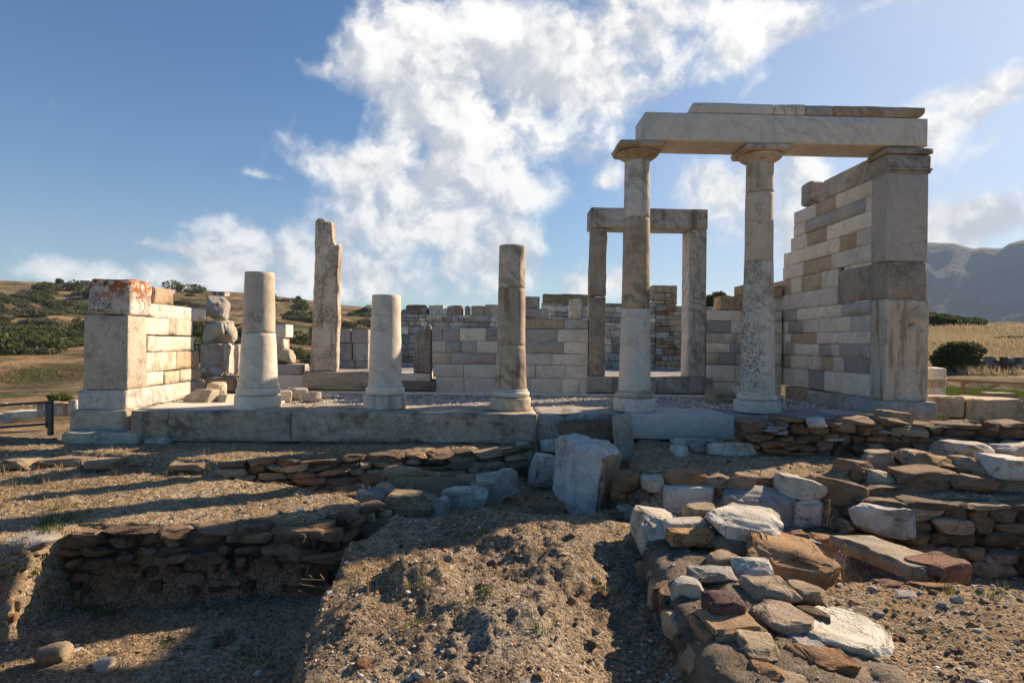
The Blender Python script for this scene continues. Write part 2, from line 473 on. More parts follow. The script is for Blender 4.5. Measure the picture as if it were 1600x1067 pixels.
def ground_mat(name, kind):
    m = bpy.data.materials.new(name); m.use_nodes = True; t = NT(m.node_tree)
    oc = t.n('ShaderNodeTexCoord').outputs['Object']
    n1 = t.noise(oc, .8, 6, .6); n2 = t.noise(oc, 5, 8, .68); n3 = t.noise(oc, 42, 5, .7)
    if kind == 'earth':
        c = t.mix(t.step(n1, .35, .65), (.385, .27, .155), (.50, .375, .235))
        c = t.mix(t.step(n2, .42, .70, 0, .6), c, (.24, .155, .09))
        c = t.mix(t.step(t.noise(t.v('ADD', oc, (5, 5, 5)), 2.3, 6, .7), .50, .68, 0, .7), c, (.43, .365, .275))
        vc = t.n('ShaderNodeTexVoronoi', {'Vector': oc, 'Scale': 65.}); vd, vcol = vc.outputs[0], vc.outputs[1]
        vs = t.n('ShaderNodeSeparateColor', {0: vcol}).outputs[0]
        c = t.mix(t.step(vs, .3, 1, 0, .6), c, t.scale(c, 1.9)); c = t.mix(t.step(vs, .55, 0, 0, .75), c, t.scale(c, .38))
        c = t.mix(t.step(n3, .56, .66, 0, .6), c, (.11, .075, .045))
        c = t.mix(t.m('MULTIPLY', t.m('GREATER_THAN', vs, .965), t.step(vd, .5, .3)), c, (.55, .52, .47))
        v2 = t.n('ShaderNodeTexVoronoi', {'Vector': t.v('ADD', oc, t.scale(t.noise(oc, 11, 3, out=1), .08)), 'Scale': 17.})
        att = t.n('ShaderNodeAttribute', attribute_name='tint')
        c = t.v('MULTIPLY', c, att.outputs['Color'])
        h = t.m('ADD', t.m('MULTIPLY', vd, -.5), t.m('ADD', t.m('MULTIPLY', n2, 2.6), t.m('MULTIPLY', n3, 1.2)))
        h = t.m('SUBTRACT', h, t.m('MULTIPLY', v2.outputs[0], .8))
        bp = t.n('ShaderNodeBump', {'Height': h, 'Strength': 1.0, 'Distance': .035})
    elif kind == 'gravel':
        v_ = t.n('ShaderNodeTexVoronoi', {'Vector': oc, 'Scale': 34.})
        vs = t.n('ShaderNodeSeparateColor', {0: v_.outputs[1]}).outputs[0]
        c = t.mix(vs, (.24, .23, .22), (.52, .49, .45))
        h = t.m('MULTIPLY', v_.outputs[0], -1)
        c = t.scale(c, t.m('ADD', .55, t.m('MULTIPLY', n2, .9)))
        bp = t.n('ShaderNodeBump', {'Height': h, 'Strength': 1.0, 'Distance': .03})
    else:
        att = t.n('ShaderNodeAttribute', attribute_name='tint')
        sx = t.noise(t.v('MULTIPLY', oc, (.04, .04, .35)), 1, 8, .68)
        n4 = t.noise(oc, .10, 9, .72); n5 = t.noise(oc, .9, 6, .7)
        c = t.mix(t.step(n4, .44, .56), (.105, .080, .040), (.33, .215, .115))
        c = t.mix(t.step(t.noise(t.v('ADD', oc, (40, 2, 7)), .07, 8, .7), .48, .58, 0, .8), c, (.072, .084, .030))
        c = t.mix(t.step(sx, .53, .62, 0, .45), c, (.30, .23, .15))
        c = t.scale(c, t.m('ADD', .45, t.m('MULTIPLY', n5, 1.1)))
        c = t.v('MULTIPLY', c, att.outputs['Color'])
        bp = t.n('ShaderNodeBump', {'Height': n5, 'Strength': .6, 'Distance': 1.2})
    bs = t.n('ShaderNodeBsdfPrincipled', {'Base Color': c, 'Roughness': .95, 'Normal': bp.outputs[0]})
    bs.inputs['Specular IOR Level'].default_value = .1
    t.n('ShaderNodeOutputMaterial', {'Surface': bs.outputs[0]})
    return m


M = {}
M['clean'] = stone_mat('clean_marble', mottle=.15, vein=.26, bump=.35, pit=.3, stain=.22)
M['worn'] = stone_mat('worn_marble', mottle=.2, vein=.55, stain=.5, drip=.35, bump=.5, pit=.6, lichen=.3)
M['drum'] = stone_mat('column_marble', mottle=.13, vein=.35, veinscale=1.4, stain=.15, bump=.5, pit=.4, tool=.4)
M['drum_vein'] = stone_mat('veined_column_marble', mottle=.24, vein=.75, veinscale=1.8, stain=.45, drip=.85, bump=.4, pit=.4)
M['drum_speck'] = stone_mat('speckled_column_marble', mottle=.2, vein=.6, speck=.9, left=1, dark=(.11, .095, .08), stain=.4, bump=.5, pit=.5)
M['lichen'] = stone_mat('lichened_marble', mottle=.2, speck=.85, stain=.4, bump=.7, pit=.8, orange_top=.95)
M['tooled'] = stone_mat('tooled_marble', mottle=.14, vein=.15, bump=.8, pit=.4, tool=1.6)
M['scored'] = stone_mat('scored_weathered_marble', mottle=.24, vein=.2, stain=.65, speck=.35, bump=.6, pit=.8, tool=.6)
M['step'] = stone_mat('stained_step_marble', mottle=.28, vein=.4, stain=.9, speck=.35, bump=.5, pit=.5, strata=9, lichen=.2)
M['rubble'] = stone_mat('rubble_stone', mottle=.26, stain=.45, bump=.9, pit=.4, tool=.9, speck=.15)
M['schist'] = stone_mat('bedded_schist', mottle=.3, stain=.5, strata=16, bump=.9, pit=.1, dust=.35, lichen=.5, tool=.6, speck=.15)
M['boulder'] = stone_mat('pale_boulder_marble', mottle=.24, tool=.5, stain=.45, drip=.5, vein=.4, bump=.9, pit=.5, lichen=.35)
M['block'] = stone_mat('weathered_block', mottle=.26, tool=.9, stain=.45, bump=.9, pit=.5, dust=.25, speck=.15)
M['mortar'] = stone_mat('rough_mortar', mottle=.34, stain=.5, bump=1.0, pit=1.0, grain=30, dust=.4, tool=2.2)
M['earth'] = ground_mat('earth', 'earth')
M['gravel'] = ground_mat('gravel', 'gravel')
M['hill'] = ground_mat('dry_hillside', 'hill')
M['rail'] = flat_mat('weathered_steel', (.13, .10, .085), .5, .3)
M['wood'] = flat_mat('orange_wood', (.42, .21, .10), .7, .25)
M['rope'] = flat_mat('rope', (.55, .50, .42), .9)
M['leaf'] = leaf_mat('shrub_leaves', (.04, .055, .02), (.14, .15, .05))
M['leaf2'] = leaf_mat('olive_leaves', (.08, .085, .045), (.19, .18, .09))
M['grass'] = leaf_mat('dry_grass', (.38, .29, .15), (.58, .47, .29))
M['green'] = leaf_mat('green_grass', (.075, .11, .02), (.18, .21, .05))
M['bark'] = flat_mat('bark', (.10, .075, .055), .9)
M['dried'] = leaf_mat('dried_stems', (.30, .20, .10), (.50, .36, .2))
M['plaster'] = flat_mat('house_plaster', (.42, .36, .30), .9)
M['whitewash'] = flat_mat('whitewash', (.75, .74, .72), .9)
M['dark'] = flat_mat('dark_opening', (.03, .03, .035), .4)

# ------------------------------------------------------------------ ground
def sdf(px, py, poly):
    """signed distance, positive inside"""
    P_ = np.column_stack([px, py]); d = np.full(len(P_), 1e18); ins = np.zeros(len(P_), bool)
    n = len(poly)
    for i in range(n):
        a = np.array(poly[i]); b = np.array(poly[(i + 1) % n]); e = b - a; w_ = P_ - a
        t_ = np.clip((w_ @ e) / (e @ e), 0, 1); q = w_ - t_[:, None] * e
        d = np.minimum(d, (q ** 2).sum(1))
        c = (a[1] <= P_[:, 1]) != (b[1] <= P_[:, 1])
        with np.errstate(divide='ignore', invalid='ignore'):
            xi = a[0] + (P_[:, 1] - a[1]) / (b[1] - a[1]) * e[0]
        ins ^= c & (P_[:, 0] < xi)
    return np.where(ins, 1, -1) * np.sqrt(d)


def sst(x, a, b):
    t_ = np.clip((x - a) / (b - a), 0, 1); return t_ * t_ * (3 - 2 * t_)


def W(px, d):
    p = P(px, 600, d); return (p.x, p.y)


ZONES = [  # level, edge softness, outline as (column in the photograph, distance)
    (-.46, .10, [(-500, 8.2), (0, 8.3), (250, 7.85), (350, 7.65), (560, 8.05), (690, 8.5), (820, 8.9), (840, 9.6), (-500, 9.6)]),
    (-.84, .10, [(350, 7.62), (560, 8.02), (690, 8.45), (820, 8.85), (900, 8.8), (900, 7.4), (880, 6.1), (700, 5.85), (600, 6.1), (545, 6.9), (450, 7.3), (350, 7.5)]),
    (-.92, .15, [(830, 8.5), (985, 8.5), (1000, 6.8), (985, 5.9), (900, 6.1), (840, 6.4)]),
    (-.52, .08, [(960, 7.2), (1340, 7.2), (1330, 6.55), (1010, 6.6)]),
    (-.38, .12, [(995, 9.5), (1500, 9.5), (1500, 8.2), (1360, 7.1), (1330, 6.9), (1010, 6.9), (985, 7.4)]),
    (-.80, .08, [(1010, 6.5), (1330, 6.45), (1345, 5.3), (1250, 4.9), (1120, 4.9), (1040, 5.3)]),
    (-.50, .10, [(1340, 7.8), (1850, 7.8), (1850, 6.3), (1480, 6.45), (1340, 6.6)]),
    (-.56, .06, [(1290, 4.25), (1900, 4.15), (1900, 1.2), (1150, 1.2), (1100, 2.6)]),
    (-1.22, .10, [(1285, 4.35), (1290, 5.0), (1345, 6.35), (1480, 6.3), (1900, 6.3), (1900, 4.3), (1500, 4.4)]),
    (-.80, .32, [(960, 4.75), (1010, 4.95), (1075, 4.5), (1110, 3.6), (1130, 1.2), (930, 1.2), (925, 3.0), (905, 3.7), (900, 4.2)]),
    (-1.30, .07, [(120, 5.52), (240, 5.50), (380, 5.62), (480, 5.72), (550, 6.15), (600, 6.7), (625, 6.3), (590, 5.6), (535, 4.8), (490, 3.9), (452, 3.0), (430, 1.2), (-900, 1.2), (-280, 3.6), (0, 4.72)]),
]
ZW = [(z, s, [W(*q) for q in poly]) for z, s, poly in ZONES]
E_TOP = ([-1e5, 0, 130, 250, 400, 500, 600, 700, 900, 1e5], [.09, .0895, .087, .082, .074, .063, .052, .040, .02, .02])


def Hfar(x, y):
    dx, dy = x - CX, y - CY
    c, s = math.cos(YAW), math.sin(YAW)
    lx = c * dx - s * dy; ly = s * dx + c * dy
    r = np.hypot(lx, ly) + 1e-6
    pxe = 800 + F * np.tan(np.clip(np.arctan2(lx, np.maximum(ly, -1e9)), -1.2, 1.2))
    et = np.interp(pxe, *E_TOP); cs = np.cos(np.clip(np.arctan2(lx, np.maximum(ly, -1e9)), -1.1, 1.1))
    zl = np.interp(r, [0, 9, 16, 30, 66], [-.62, -.62, -1.0, -2.2, -2.6])
    s_ = np.clip((r - 66) / 234, 0, 1) ** .62
    el = (-.054) * (1 - s_) + et * s_
    zl = np.where(r > 66, CH + el * r * cs, zl)
    er = np.interp(r, [0, 9, 16, 25, 45, 90, 130, 5000], [0, 0, 0, -.052, .008, .041, .018, -.01])
    zr = np.interp(r, [0, 9, 16, 25], [-.55, -.50, -.28, -.25])
    zr = np.where(r > 25, CH + er * r * cs, zr)
    wR = sst(pxe, 650, 1300)
    z = zl * (1 - wR) + zr * wR
    amp = np.clip((r - 20) / 200, 0, 1)
    n = fbm(np.column_stack([x, y]), .03, 5, 3) * 5.5 * amp * (1 - wR * .6)
    edge = sst(r, 230, 300)
    n = n * (1 - edge * .72) + fbm(np.column_stack([x, y]), .22, 3, 8) * .35 * amp
    back = np.where(ly < 0, 1, 0) * np.clip(-ly / 20, 0, 1)
    z = z + n
    z = np.where(ly < 2, np.minimum(z, -.5), z)
    fall = np.clip((r - 320) / 300, 0, 1); z = z * (1 - fall) - 30 * fall * (1 - wR) - 4 * fall * wR
    return z


def H(x, y, detail=True):
    x = np.asarray(x, float); y = np.asarray(y, float)
    z = Hfar(x, y)
    near = (1 - sst(np.hypot(x - CX, y - CY), 10, 14))
    z = z * (1 - near) + (-.62) * near
    p2 = np.column_stack([x, y])
    m = (np.hypot(x - CX, y - CY) < 14)
    if m.any():
        xs, ys = x[m], y[m]; q = p2[m]
        w1 = fbm(q, 2.2, 4, 11) * .13; w2 = fbm(q, 2.2, 4, 12) * .13
        zz = z[m]
        for lv, soft, poly in ZW:
            wf = .35 if lv in (-1.30, -.84, -.46) else 1
            k = sst(sdf(xs + w1 * wf, ys + w2 * wf, poly), -soft, soft)
            zz = zz * (1 - k) + lv * k
        # rocky mound in the middle
        cx_, cy_ = W(760, 4.5)
        md = sst(-np.hypot((xs - cx_) / 1.25, (ys - cy_) / 1.7), -1.1, -.5)
        lump = fbm(q, 1.9, 5, 21, .55)
        rid = 1 - np.abs(fbm(q, 3.1, 5, 23, .55)) * 2
        rk = 1 - np.abs(fbm(q, 7.5, 4, 25, .6)) * 2.4
        zz = zz + md * (.04 + .13 * lump + .06 * rid + .024 * rk) * np.where(zz > -.8, 1, .2)
        for bx, bd, br, bh in ((655, 4.05, .26, .16), (520, 4.75, .35, .12), (560, 3.5, .3, .10), (800, 3.5, .4, .08), (930, 6.5, .35, .22), (1010, 6.4, .2, .1)):
            ux, uy = W(bx, bd); dd = np.hypot(xs - ux, ys - uy) / br
            zz = zz + bh * np.exp(-dd ** 2 * 1.5) * (1 + .6 * fbm(q, 4, 3, 5))
        if detail:
            zz = zz + fbm(q, 1.1, 3, 31) * .045 + fbm(q, 5, 4, 33, .6) * .034 + fbm(q, 16, 3, 37, .6) * .016
        z[m] = zz
    return z


def Hp(x, y):
    return float(H(np.array([x]), np.array([y]))[0])


def axis(lo, hi, st, out_lo, out_hi, g=1.028):
    a = list(np.arange(lo, hi, st)); s = st * 2; v = a[-1]
    while v < out_hi: s *= g if s > .3 else 1.12; v += s; a.append(v)
    s = st * 2; v = lo; b = []
    while v > out_lo: s *= g if s > .3 else 1.12; v -= s; b.append(v)
    return np.array(b[::-1] + a)


gx = axis(-7.2, 7.4, .022, -420, 420); gy = axis(-8.2, -.5, .024, -30, 520)
GX, GY = np.meshgrid(gx, gy, indexing='ij')
x_, y_ = GX.ravel(), GY.ravel()
z_ = H(x_, y_)
inside = (np.abs(x_) < 7.0) & (y_ > -.45) & (y_ < 11); z_[inside] = -.55
mb = MB(); I = np.arange(len(x_)).reshape(GX.shape)
q4 = np.stack([I[:-1, :-1], I[1:, :-1], I[1:, 1:], I[:-1, 1:]], -1).reshape(-1, 4)
# push earth faces about sideways so that cut banks look crumbled
nearm = np.hypot(x_ - CX, y_ - CY) < 9.5
sl = np.zeros(len(x_)); zz2 = z_.reshape(GX.shape)
gxx, gyy = np.gradient(zz2, gx, gy); slope = np.clip(np.hypot(gxx, gyy).ravel(), 0, 3) * nearm
k3 = np.column_stack([x_, y_, z_]); wob1 = fbm(k3, 6, 4, 41, .65) * .045 * np.clip(slope, 0, 1.4); wob2 = fbm(k3, 6, 4, 43, .65) * .045 * np.clip(slope, 0, 1.4)
Vg = np.column_stack([x_ + wob1, y_ + wob2, z_])
mcx, mcy = W(740, 4.6); mk = sst(-np.hypot((x_ - mcx) / 1.35, (y_ - mcy) / 2.0), -1.2, -.7) * sst(fbm(np.column_stack([x_, y_]), 1.3, 4, 71), -.25, .25)
tg_ = np.column_stack([1 - .20 * mk, 1 - .16 * mk, 1 - .06 * mk, np.full(len(x_), .5)])
mb.add(Vg, q4, tint=tg_)
gr = mb.build('ground', [M['earth'], M['hill']], origin=(0, 0, 0)); tag(gr, kind='structure')
gr.data.polygons.foreach_set('material_index', (np.hypot(x_ - CX, y_ - CY)[q4[:, 0]] > 13.5).astype(np.int32))

# mountain far behind on the right
az = np.linspace(-30, 75, 260); rr = np.array([900, 1200, 1500, 1800, 2000, 2200, 2350, 2500, 2700, 3000], float)
rr = np.concatenate([np.linspace(800, 2700, 60), [2900, 3200]])
A, RR = np.meshgrid(az, rr, indexing='ij')
pxe = 800 + F * np.tan(np.radians(A))
ridge = np.interp(pxe, [-1e4, 1150, 1215, 1300, 1400, 1452, 1489, 1519, 1536, 1548, 1565, 1576, 1600, 1700, 1900, 2600, 5000], [.0, .0, .03, .13, .172, .1745, .173, .164, .168, .1655, .1665, .175, .181, .19, .17, .12, .06])
t_ = np.clip((RR - 800) / (2500 - 800), 0, 1.4)
tq = np.clip((t_ - .64) / .36, 0, 1); prof = np.where(t_ < 1, .13 * t_ + .87 * (tq ** 1.25), 1 - (t_ - 1) * 1.8)
xx = CX + RR * np.sin(np.radians(A) + YAW); yy = CY + RR * np.cos(np.radians(A) + YAW)
n_ = fbm(np.column_stack([xx.ravel(), yy.ravel()]), .0035, 6, 51, .5).reshape(A.shape)
rd = (1 - 2 * np.abs(fbm(np.column_stack([xx.ravel(), yy.ravel()]), .006, 5, 57, .5))).reshape(A.shape)
damp = np.clip(1 - np.abs(t_ - 1) * 6, 0, 1)
zz = -20 + (ridge * 2500 * np.cos(np.radians(A)) + 20) * prof + (n_ * 34 + rd * 20) * np.clip(t_ * 3, 0, 1) * np.clip(ridge / .1, 0, 1) * (1 - .93 * damp)
I = np.arange(A.size).reshape(A.shape); q4 = np.stack([I[:-1, :-1], I[:-1, 1:], I[1:, 1:], I[1:, :-1]], -1).reshape(-1, 4)
mb = MB(); mb.add(np.column_stack([xx.ravel(), yy.ravel(), zz.ravel()]), q4, tint=(.9, .9, .9, .5))
mm = bpy.data.materials.new('mountain_rock'); mm.use_nodes = True; t = NT(mm.node_tree); oc = t.n('ShaderNodeTexCoord').outputs['Object']
c = t.mix(t.step(t.noise(oc, .006, 10, .7), .4, .6), (.055, .06, .04), (.13, .12, .10))
c = t.mix(t.step(t.noise(t.v('MULTIPLY', oc, (1, 1, 6)), .004, 8, .7), .5, .62, 0, .6), c, (.09, .10, .05))
bp = t.n('ShaderNodeBump', {'Height': t.noise(oc, .02, 8, .65), 'Strength': .8, 'Distance': 30.})
bs = t.n('ShaderNodeBsdfPrincipled', {'Base Color': c, 'Roughness': .95, 'Normal': bp.outputs[0]}); bs.inputs['Specular IOR Level'].default_value = .1
t.n('ShaderNodeOutputMaterial', {'Surface': bs.outputs[0]})
mt = mb.build('mountain', mm, origin=(0, 0, 0)); tag(mt, kind='structure')
# plain beyond the near rise, down to the foot of the mountain
mb = MB(); mb.add([(-3200, -30, -32), (3200, -30, -32), (3200, 3200, -32), (-3200, 3200, -32)], [(0, 1, 2, 3)], tint=(1, 1, 1, .5))
tag(mb.build('plain', M['hill'], origin=(0, 0, -32)), kind='structure')

# floors of the porch and the hall
def sheet(name, x0, x1, y0, y1, z, mat, st=.05, amp=.012):
    X, Y = np.meshgrid(np.arange(x0, x1, st), np.arange(y0, y1, st), indexing='ij'); I = np.arange(X.size).reshape(X.shape)
    q = np.stack([I[:-1, :-1], I[1:, :-1], I[1:, 1:], I[:-1, 1:]], -1).reshape(-1, 4)
    p2 = np.column_stack([X.ravel(), Y.ravel()])
    mb = MB(); mb.add(np.column_stack([p2, z + fbm(p2, 2, 4, 3) * amp * 2 + fbm(p2, 14, 2, 4) * amp]), q, tint=(1, 1, 1, .5))
    return tag(mb.build(name, mat, origin=(0, 0, 0)), kind='structure')
sheet('porch_floor', -6.05, 5.95, .42, 3.06, -.035, M['gravel'])
sheet('hall_floor', -5.9, 5.9, 3.5, 11.9, .27, M['gravel'], .12)

# ------------------------------------------------------------------ temple
CW = 3.05                                  # front plane of the hall wall
FY = -.33                                  # front plane of the end piers


def blk(mb, x0, x1, y0, y1, z0, z1, tint='cream', gap=.004, r=.012, rough=.003, chip=.012, seg=.16, rz=0, **kw):
    s = (max(.02, x1 - x0 - gap), max(.02, y1 - y0 - gap), max(.02, z1 - z0 - gap))
    V, Q = rbox(s, r * .6, rough, chip, rng.randrange(9999), seg, **kw)
    if rz: V = rot(V, 0, 0, rz)
    mb.add(V + np.array([(x0 + x1) / 2, (y0 + y1) / 2, (z0 + z1) / 2]), Q, tint=tint_of(tint) if isinstance(tint, str) else tint)


def one(name, mat, x0, x1, y0, y1, z0, z1, tint, parent=None, **kw):
    mb = MB(); blk(mb, x0, x1, y0, y1, z0, z1, tint, **kw); return mb.build(name, M[mat], parent)


def zY(px, py, Y): return onY(px, py, Y).z
def xY(px, Y, py=560): return onY(px, py, Y).x


# --- stylobate
st = thing('stylobate', (0, 0, -.45), 'long low platform of worn grey marble slabs under the row of columns', 'temple platform')
SYF = -.66
j = [xY(p, SYF, 665) for p in (204, 262, 455, 840)]
zt = [(.0, -.44), (.0, -.44), (0, -.44)]
for k, (a, b) in enumerate(zip(j[:-1], j[1:])):
    one('slab', 'step', a, b, SYF + .01 * (k % 2), .45, -.45, .0, ((.40, .33, .245, .3), (.42, .355, .275, .7), (.44, .38, .30, .1))[k], st, r=.03, rough=.012, chip=.06, seg=.08, maxseg=60)
jb = [xY(p, SYF, 665) for p in (840, 985, 1147, 1215)]
one('slab', 'step', jb[0], jb[1], SYF + .10, .45, -.45, -.002, 'grey', st, r=.03, rough=.01, chip=.04, seg=.09)
one('slab', 'clean', jb[1], jb[2], SYF - .005, .45, -.36, .0, 'pale', st, r=.015, rough=.003, chip=.01)
one('slab', 'step', jb[2], 5.3, SYF + .06, .45, -.40, -.004, 'bluegrey', st, r=.02)
# thin top paving under the columns on the left
tag(one('paving_slab', 'clean', jb[2] + 1.75, 6.05, -.5, .45, -.3, .0, 'pale'), 'flat marble slab between the end column and the tall right pier', 'paving slab')

# --- foundation stones showing below the platform
for px0, px1, y0, y1, tn, lb in ((96, 214, 677, 701, 'pale', 'broken pale foundation block lying under the left pier'),
                                 (222, 258, 686, 698, 'pale', 'small pale slab wedged under the platform near the left pier'),
                                 (312, 369, 695, 707, 'bluegrey', 'thin blue grey slab tucked below the platform in front of the first column')):
    Y = SYF - .12
    a, b = onY(px0, y1, Y), onY(px1, y0, Y)
    o = one('foundation_stone', 'block', a.x, b.x, Y, Y + .5, a.z - .06, b.z, tn, r=.03, rough=.02, chip=.09, seg=.05)
    tag(o, lb, 'foundation stone', 'foundation stones below the platform')
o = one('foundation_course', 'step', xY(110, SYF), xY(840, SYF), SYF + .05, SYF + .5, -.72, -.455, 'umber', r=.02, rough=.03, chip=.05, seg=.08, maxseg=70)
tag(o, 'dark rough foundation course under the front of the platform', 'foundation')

# --- columns
def lathe(prof, n=56, rough=.004, chips=(), seed=0, sides=0):
    """prof: list of (r, z); returns V,Q with a closed top"""
    prof = [(0, prof[0][1])] + list(prof) + [(0, prof[-1][1])]
    a = np.linspace(0, 2 * np.pi, n, endpoint=False)
    V = []; 
    for r_, z in prof:
        V.append(np.column_stack([r_ * np.cos(a), r_ * np.sin(a), np.full(n, z)]))
    V = np.vstack(V); m_ = len(prof)
    I = np.arange(m_ * n).reshape(m_, n); J = np.roll(I, -1, axis=1)
    Q = np.stack([I[:-1], J[:-1], J[1:], I[1:]], -1).reshape(-1, 4)
    N = V.copy(); N[:, 2] = 0; L = np.linalg.norm(N, axis=1, keepdims=True); N = N / np.maximum(L, 1e-6)
    V = V + N * (fbm(V + seed * 3.7, 3.5, 4, seed) * rough * 2.2)[:, None] * (L > .01)
    for (ang, z0, rad, depth) in chips:
        c = np.array([math.cos(R(ang)) * .25, math.sin(R(ang)) * .25, z0])
        dd = np.linalg.norm((V - c) * np.array([1, 1, .6]), axis=1) / rad
        V = V - N * (depth * np.clip(1 - dd, 0, 1) ** .5 * (L[:, 0] > .01))[:, None]
    return V, Q


def shaft_prof(r0, r1, z0, z1, bev=.006, st=.05):
    n = max(2, int((z1 - z0) / st))
    zs = np.linspace(z0 + bev, z1 - bev, n)
    f = (zs - z0) / (z1 - z0)
    return [(r0 - bev, z0)] + [(r0 + (r1 - r0) * k, z) for k, z in zip(f, zs)] + [(r1 - bev, z1)]


def torus_prof(z0, z1, rin, rout, n=9):
    h = (z1 - z0) / 2; b = min(h, rout - rin)
    return [(rin, z0)] + [(rout - b + b * math.cos(R(a)), (z0 + z1) / 2 + h * math.sin(R(a))) for a in np.linspace(-88, 88, n)] + [(rin, z1)]


def column(name, x, label, drums, plinth, torus, fillet, mats, tints, cap=None, chips=None):
    c = thing(name, (x, 0, 0), label, 'column', 'columns along the front of the temple')
    def add(nm, prof, mat, tint, rough=.002, ch=(), sd=0):
        mb = MB(); V, Q = lathe(prof, 64, rough, ch, sd); V[:, 0] += x; mb.add(V, Q, tint=tint_of(tint, .03) if isinstance(tint, str) else tint); o = mb.build(nm, M[mat], c)
        return o
    pz0, pz1, pr = plinth
    add('plinth', [(pr - .01, pz0)] + [(pr, z) for z in np.linspace(pz0 + .01, pz1 - .01, 6)] + [(pr - .012, pz1)], mats[0], tints[0], .003)
    tz0, tz1, tr = torus
    add('base_ring', torus_prof(tz0, tz1 - .028, tr - .05, tr) + [(fillet + .012, tz1 - .028)] + [(fillet + .018, tz1 - .014), (fillet + .01, tz1)], mats[1], tints[1], .0025)
    for i, (z0, z1, r0, r1) in enumerate(drums):
        add('drum', shaft_prof(r0, r1, z0, z1), mats[2 + i], tints[2 + i], .0035, (chips or {}).get(i, ()), i + int(abs(x * 3)) + 2)
    if cap:
        nz, ez, az, ra, hw, tn, mt = cap      # neck z, echinus top, abacus top
        r1 = drums[-1][3]
        n = 12; pr_ = [(r1 - .004, nz), (r1 + .002, nz + .01)]
        for k in range(n + 1):
            f = k / n; pr_.append((r1 + (ra - r1) * (math.sin(f * math.pi / 2) ** 1.25 * .97 + .03 * f), nz + .015 + (ez - nz - .03) * f ** 1.05))
        pr_ += [(ra - .01, ez - .006), (ra - .04, ez)]
        cpo = add('capital', pr_, mt, tn, .003)
        mb = MB(); V, Q = rbox((hw * 2, hw * 2, az - ez), .035, .008, .05, int(x * 10) + 44, .07, cuts=[((-1, .2, -.6), hw * .98)])
        mb.add(V + np.array([x, 0, (ez + az) / 2]), Q, tint=tint_of(tn, .03)); mb.build('abacus', M['worn'] if mt != 'drum' else M['drum_vein'], cpo)
    return c


def zc(py, px=800): return zY(px, py, 0)
def rc(w_px): return w_px / 2 / F * 9.85

column('column', -4, 'first short column on the left, two pale drums with a thin joint halfway', [
    (zc(603, 391), zc(520.5, 391), rc(57), rc(48.5)), (zc(519.8, 391), zc(426, 391), rc(48), rc(43))],
    (0, zc(617, 391), rc(69)), (zc(616.5, 391), zc(601, 391), rc(65)), rc(58), ['clean', 'clean', 'drum', 'drum'], ['cream', 'cream', 'cream', 'warm'],
    chips={1: ((255, zc(455, 391), .1, .02), (245, zc(441, 391), .04, .02), (250, zc(426, 391), .05, .02))})
column('column', -2, 'shortest column, a single pale tapering stub with a grey marble plinth', [(zc(602, 595), zc(461.5, 595), rc(51.5), rc(43.5))],
       (0, zc(616.5, 595), rc(65)), (zc(616, 595), zc(600, 595), rc(60)), rc(50), ['drum_vein', 'clean', 'drum'], ['pale', 'cream', 'cream'])
column('column', 0, 'middle column, medium height with brown veined marble and a patched band', [
    (zc(608, 798), zc(540, 798), rc(50.5), rc(44)), (zc(539.6, 798), zc(451, 798), rc(44), rc(42.0)), (zc(450.6, 798), zc(384.6, 798), rc(42.0), rc(40.6))],
    (0, zc(620, 798), rc(64)), (zc(619.5, 798), zc(607, 798), rc(60)), rc(50), ['worn', 'clean', 'drum_vein', 'drum_vein', 'drum_vein'], ['warm', 'pale', (.50, .40, .29, .3), (.47, .38, .28, .7), 'warm'],
    chips={1: ((275, zc(500, 798), .12, .03), (285, zc(540, 798), .09, .012)), 2: ((300, zc(395, 798), .12, .02), (330, zc(420, 798), .1, .02))})
column('column', 2, 'left tall column with a capital, its middle drum brown and streaked, carrying the beam', [
    (zc(610, 999), zc(483, 999), rc(50), rc(43.5)), (zc(482.6, 999), zc(342, 999), rc(43.5), rc(41)), (zc(341.7, 999), 4.0, rc(40.6), rc(39.6))],
    (0, zc(621, 999), rc(65)), (zc(620.5, 999), zc(609, 999), rc(60.5)), rc(51), ['worn', 'worn', 'drum', 'drum_vein', 'drum_vein'], ['pale', 'warm', 'pale', (.47, .36, .25, .3), 'pale'],
    cap=(4.0, 4.14, 4.247, .335, .365, 'tan', 'worn'), chips={2: ((340, zc(262, 1010), .10, .02),)})
column('column', 4, 'right tall column with a capital, its lower half freckled with black lichen', [
    (zc(613, 1199), zc(409.5, 1199), rc(53), rc(43.5)), (zc(409, 1199), zc(303.5, 1199), rc(43), rc(41.6)), (zc(303, 1199), 4.0, rc(41.6), rc(41))],
    (0, zc(625, 1199), rc(70)), (zc(624.5, 1199), zc(612, 1199), rc(62.5)), rc(53), ['clean', 'clean', 'drum_speck', 'drum', 'drum_vein'], ['white', 'cream', 'pale', 'warm', 'warm'],
    cap=(4.0, 4.14, 4.247, .34, .365, 'warm', 'drum_vein'))

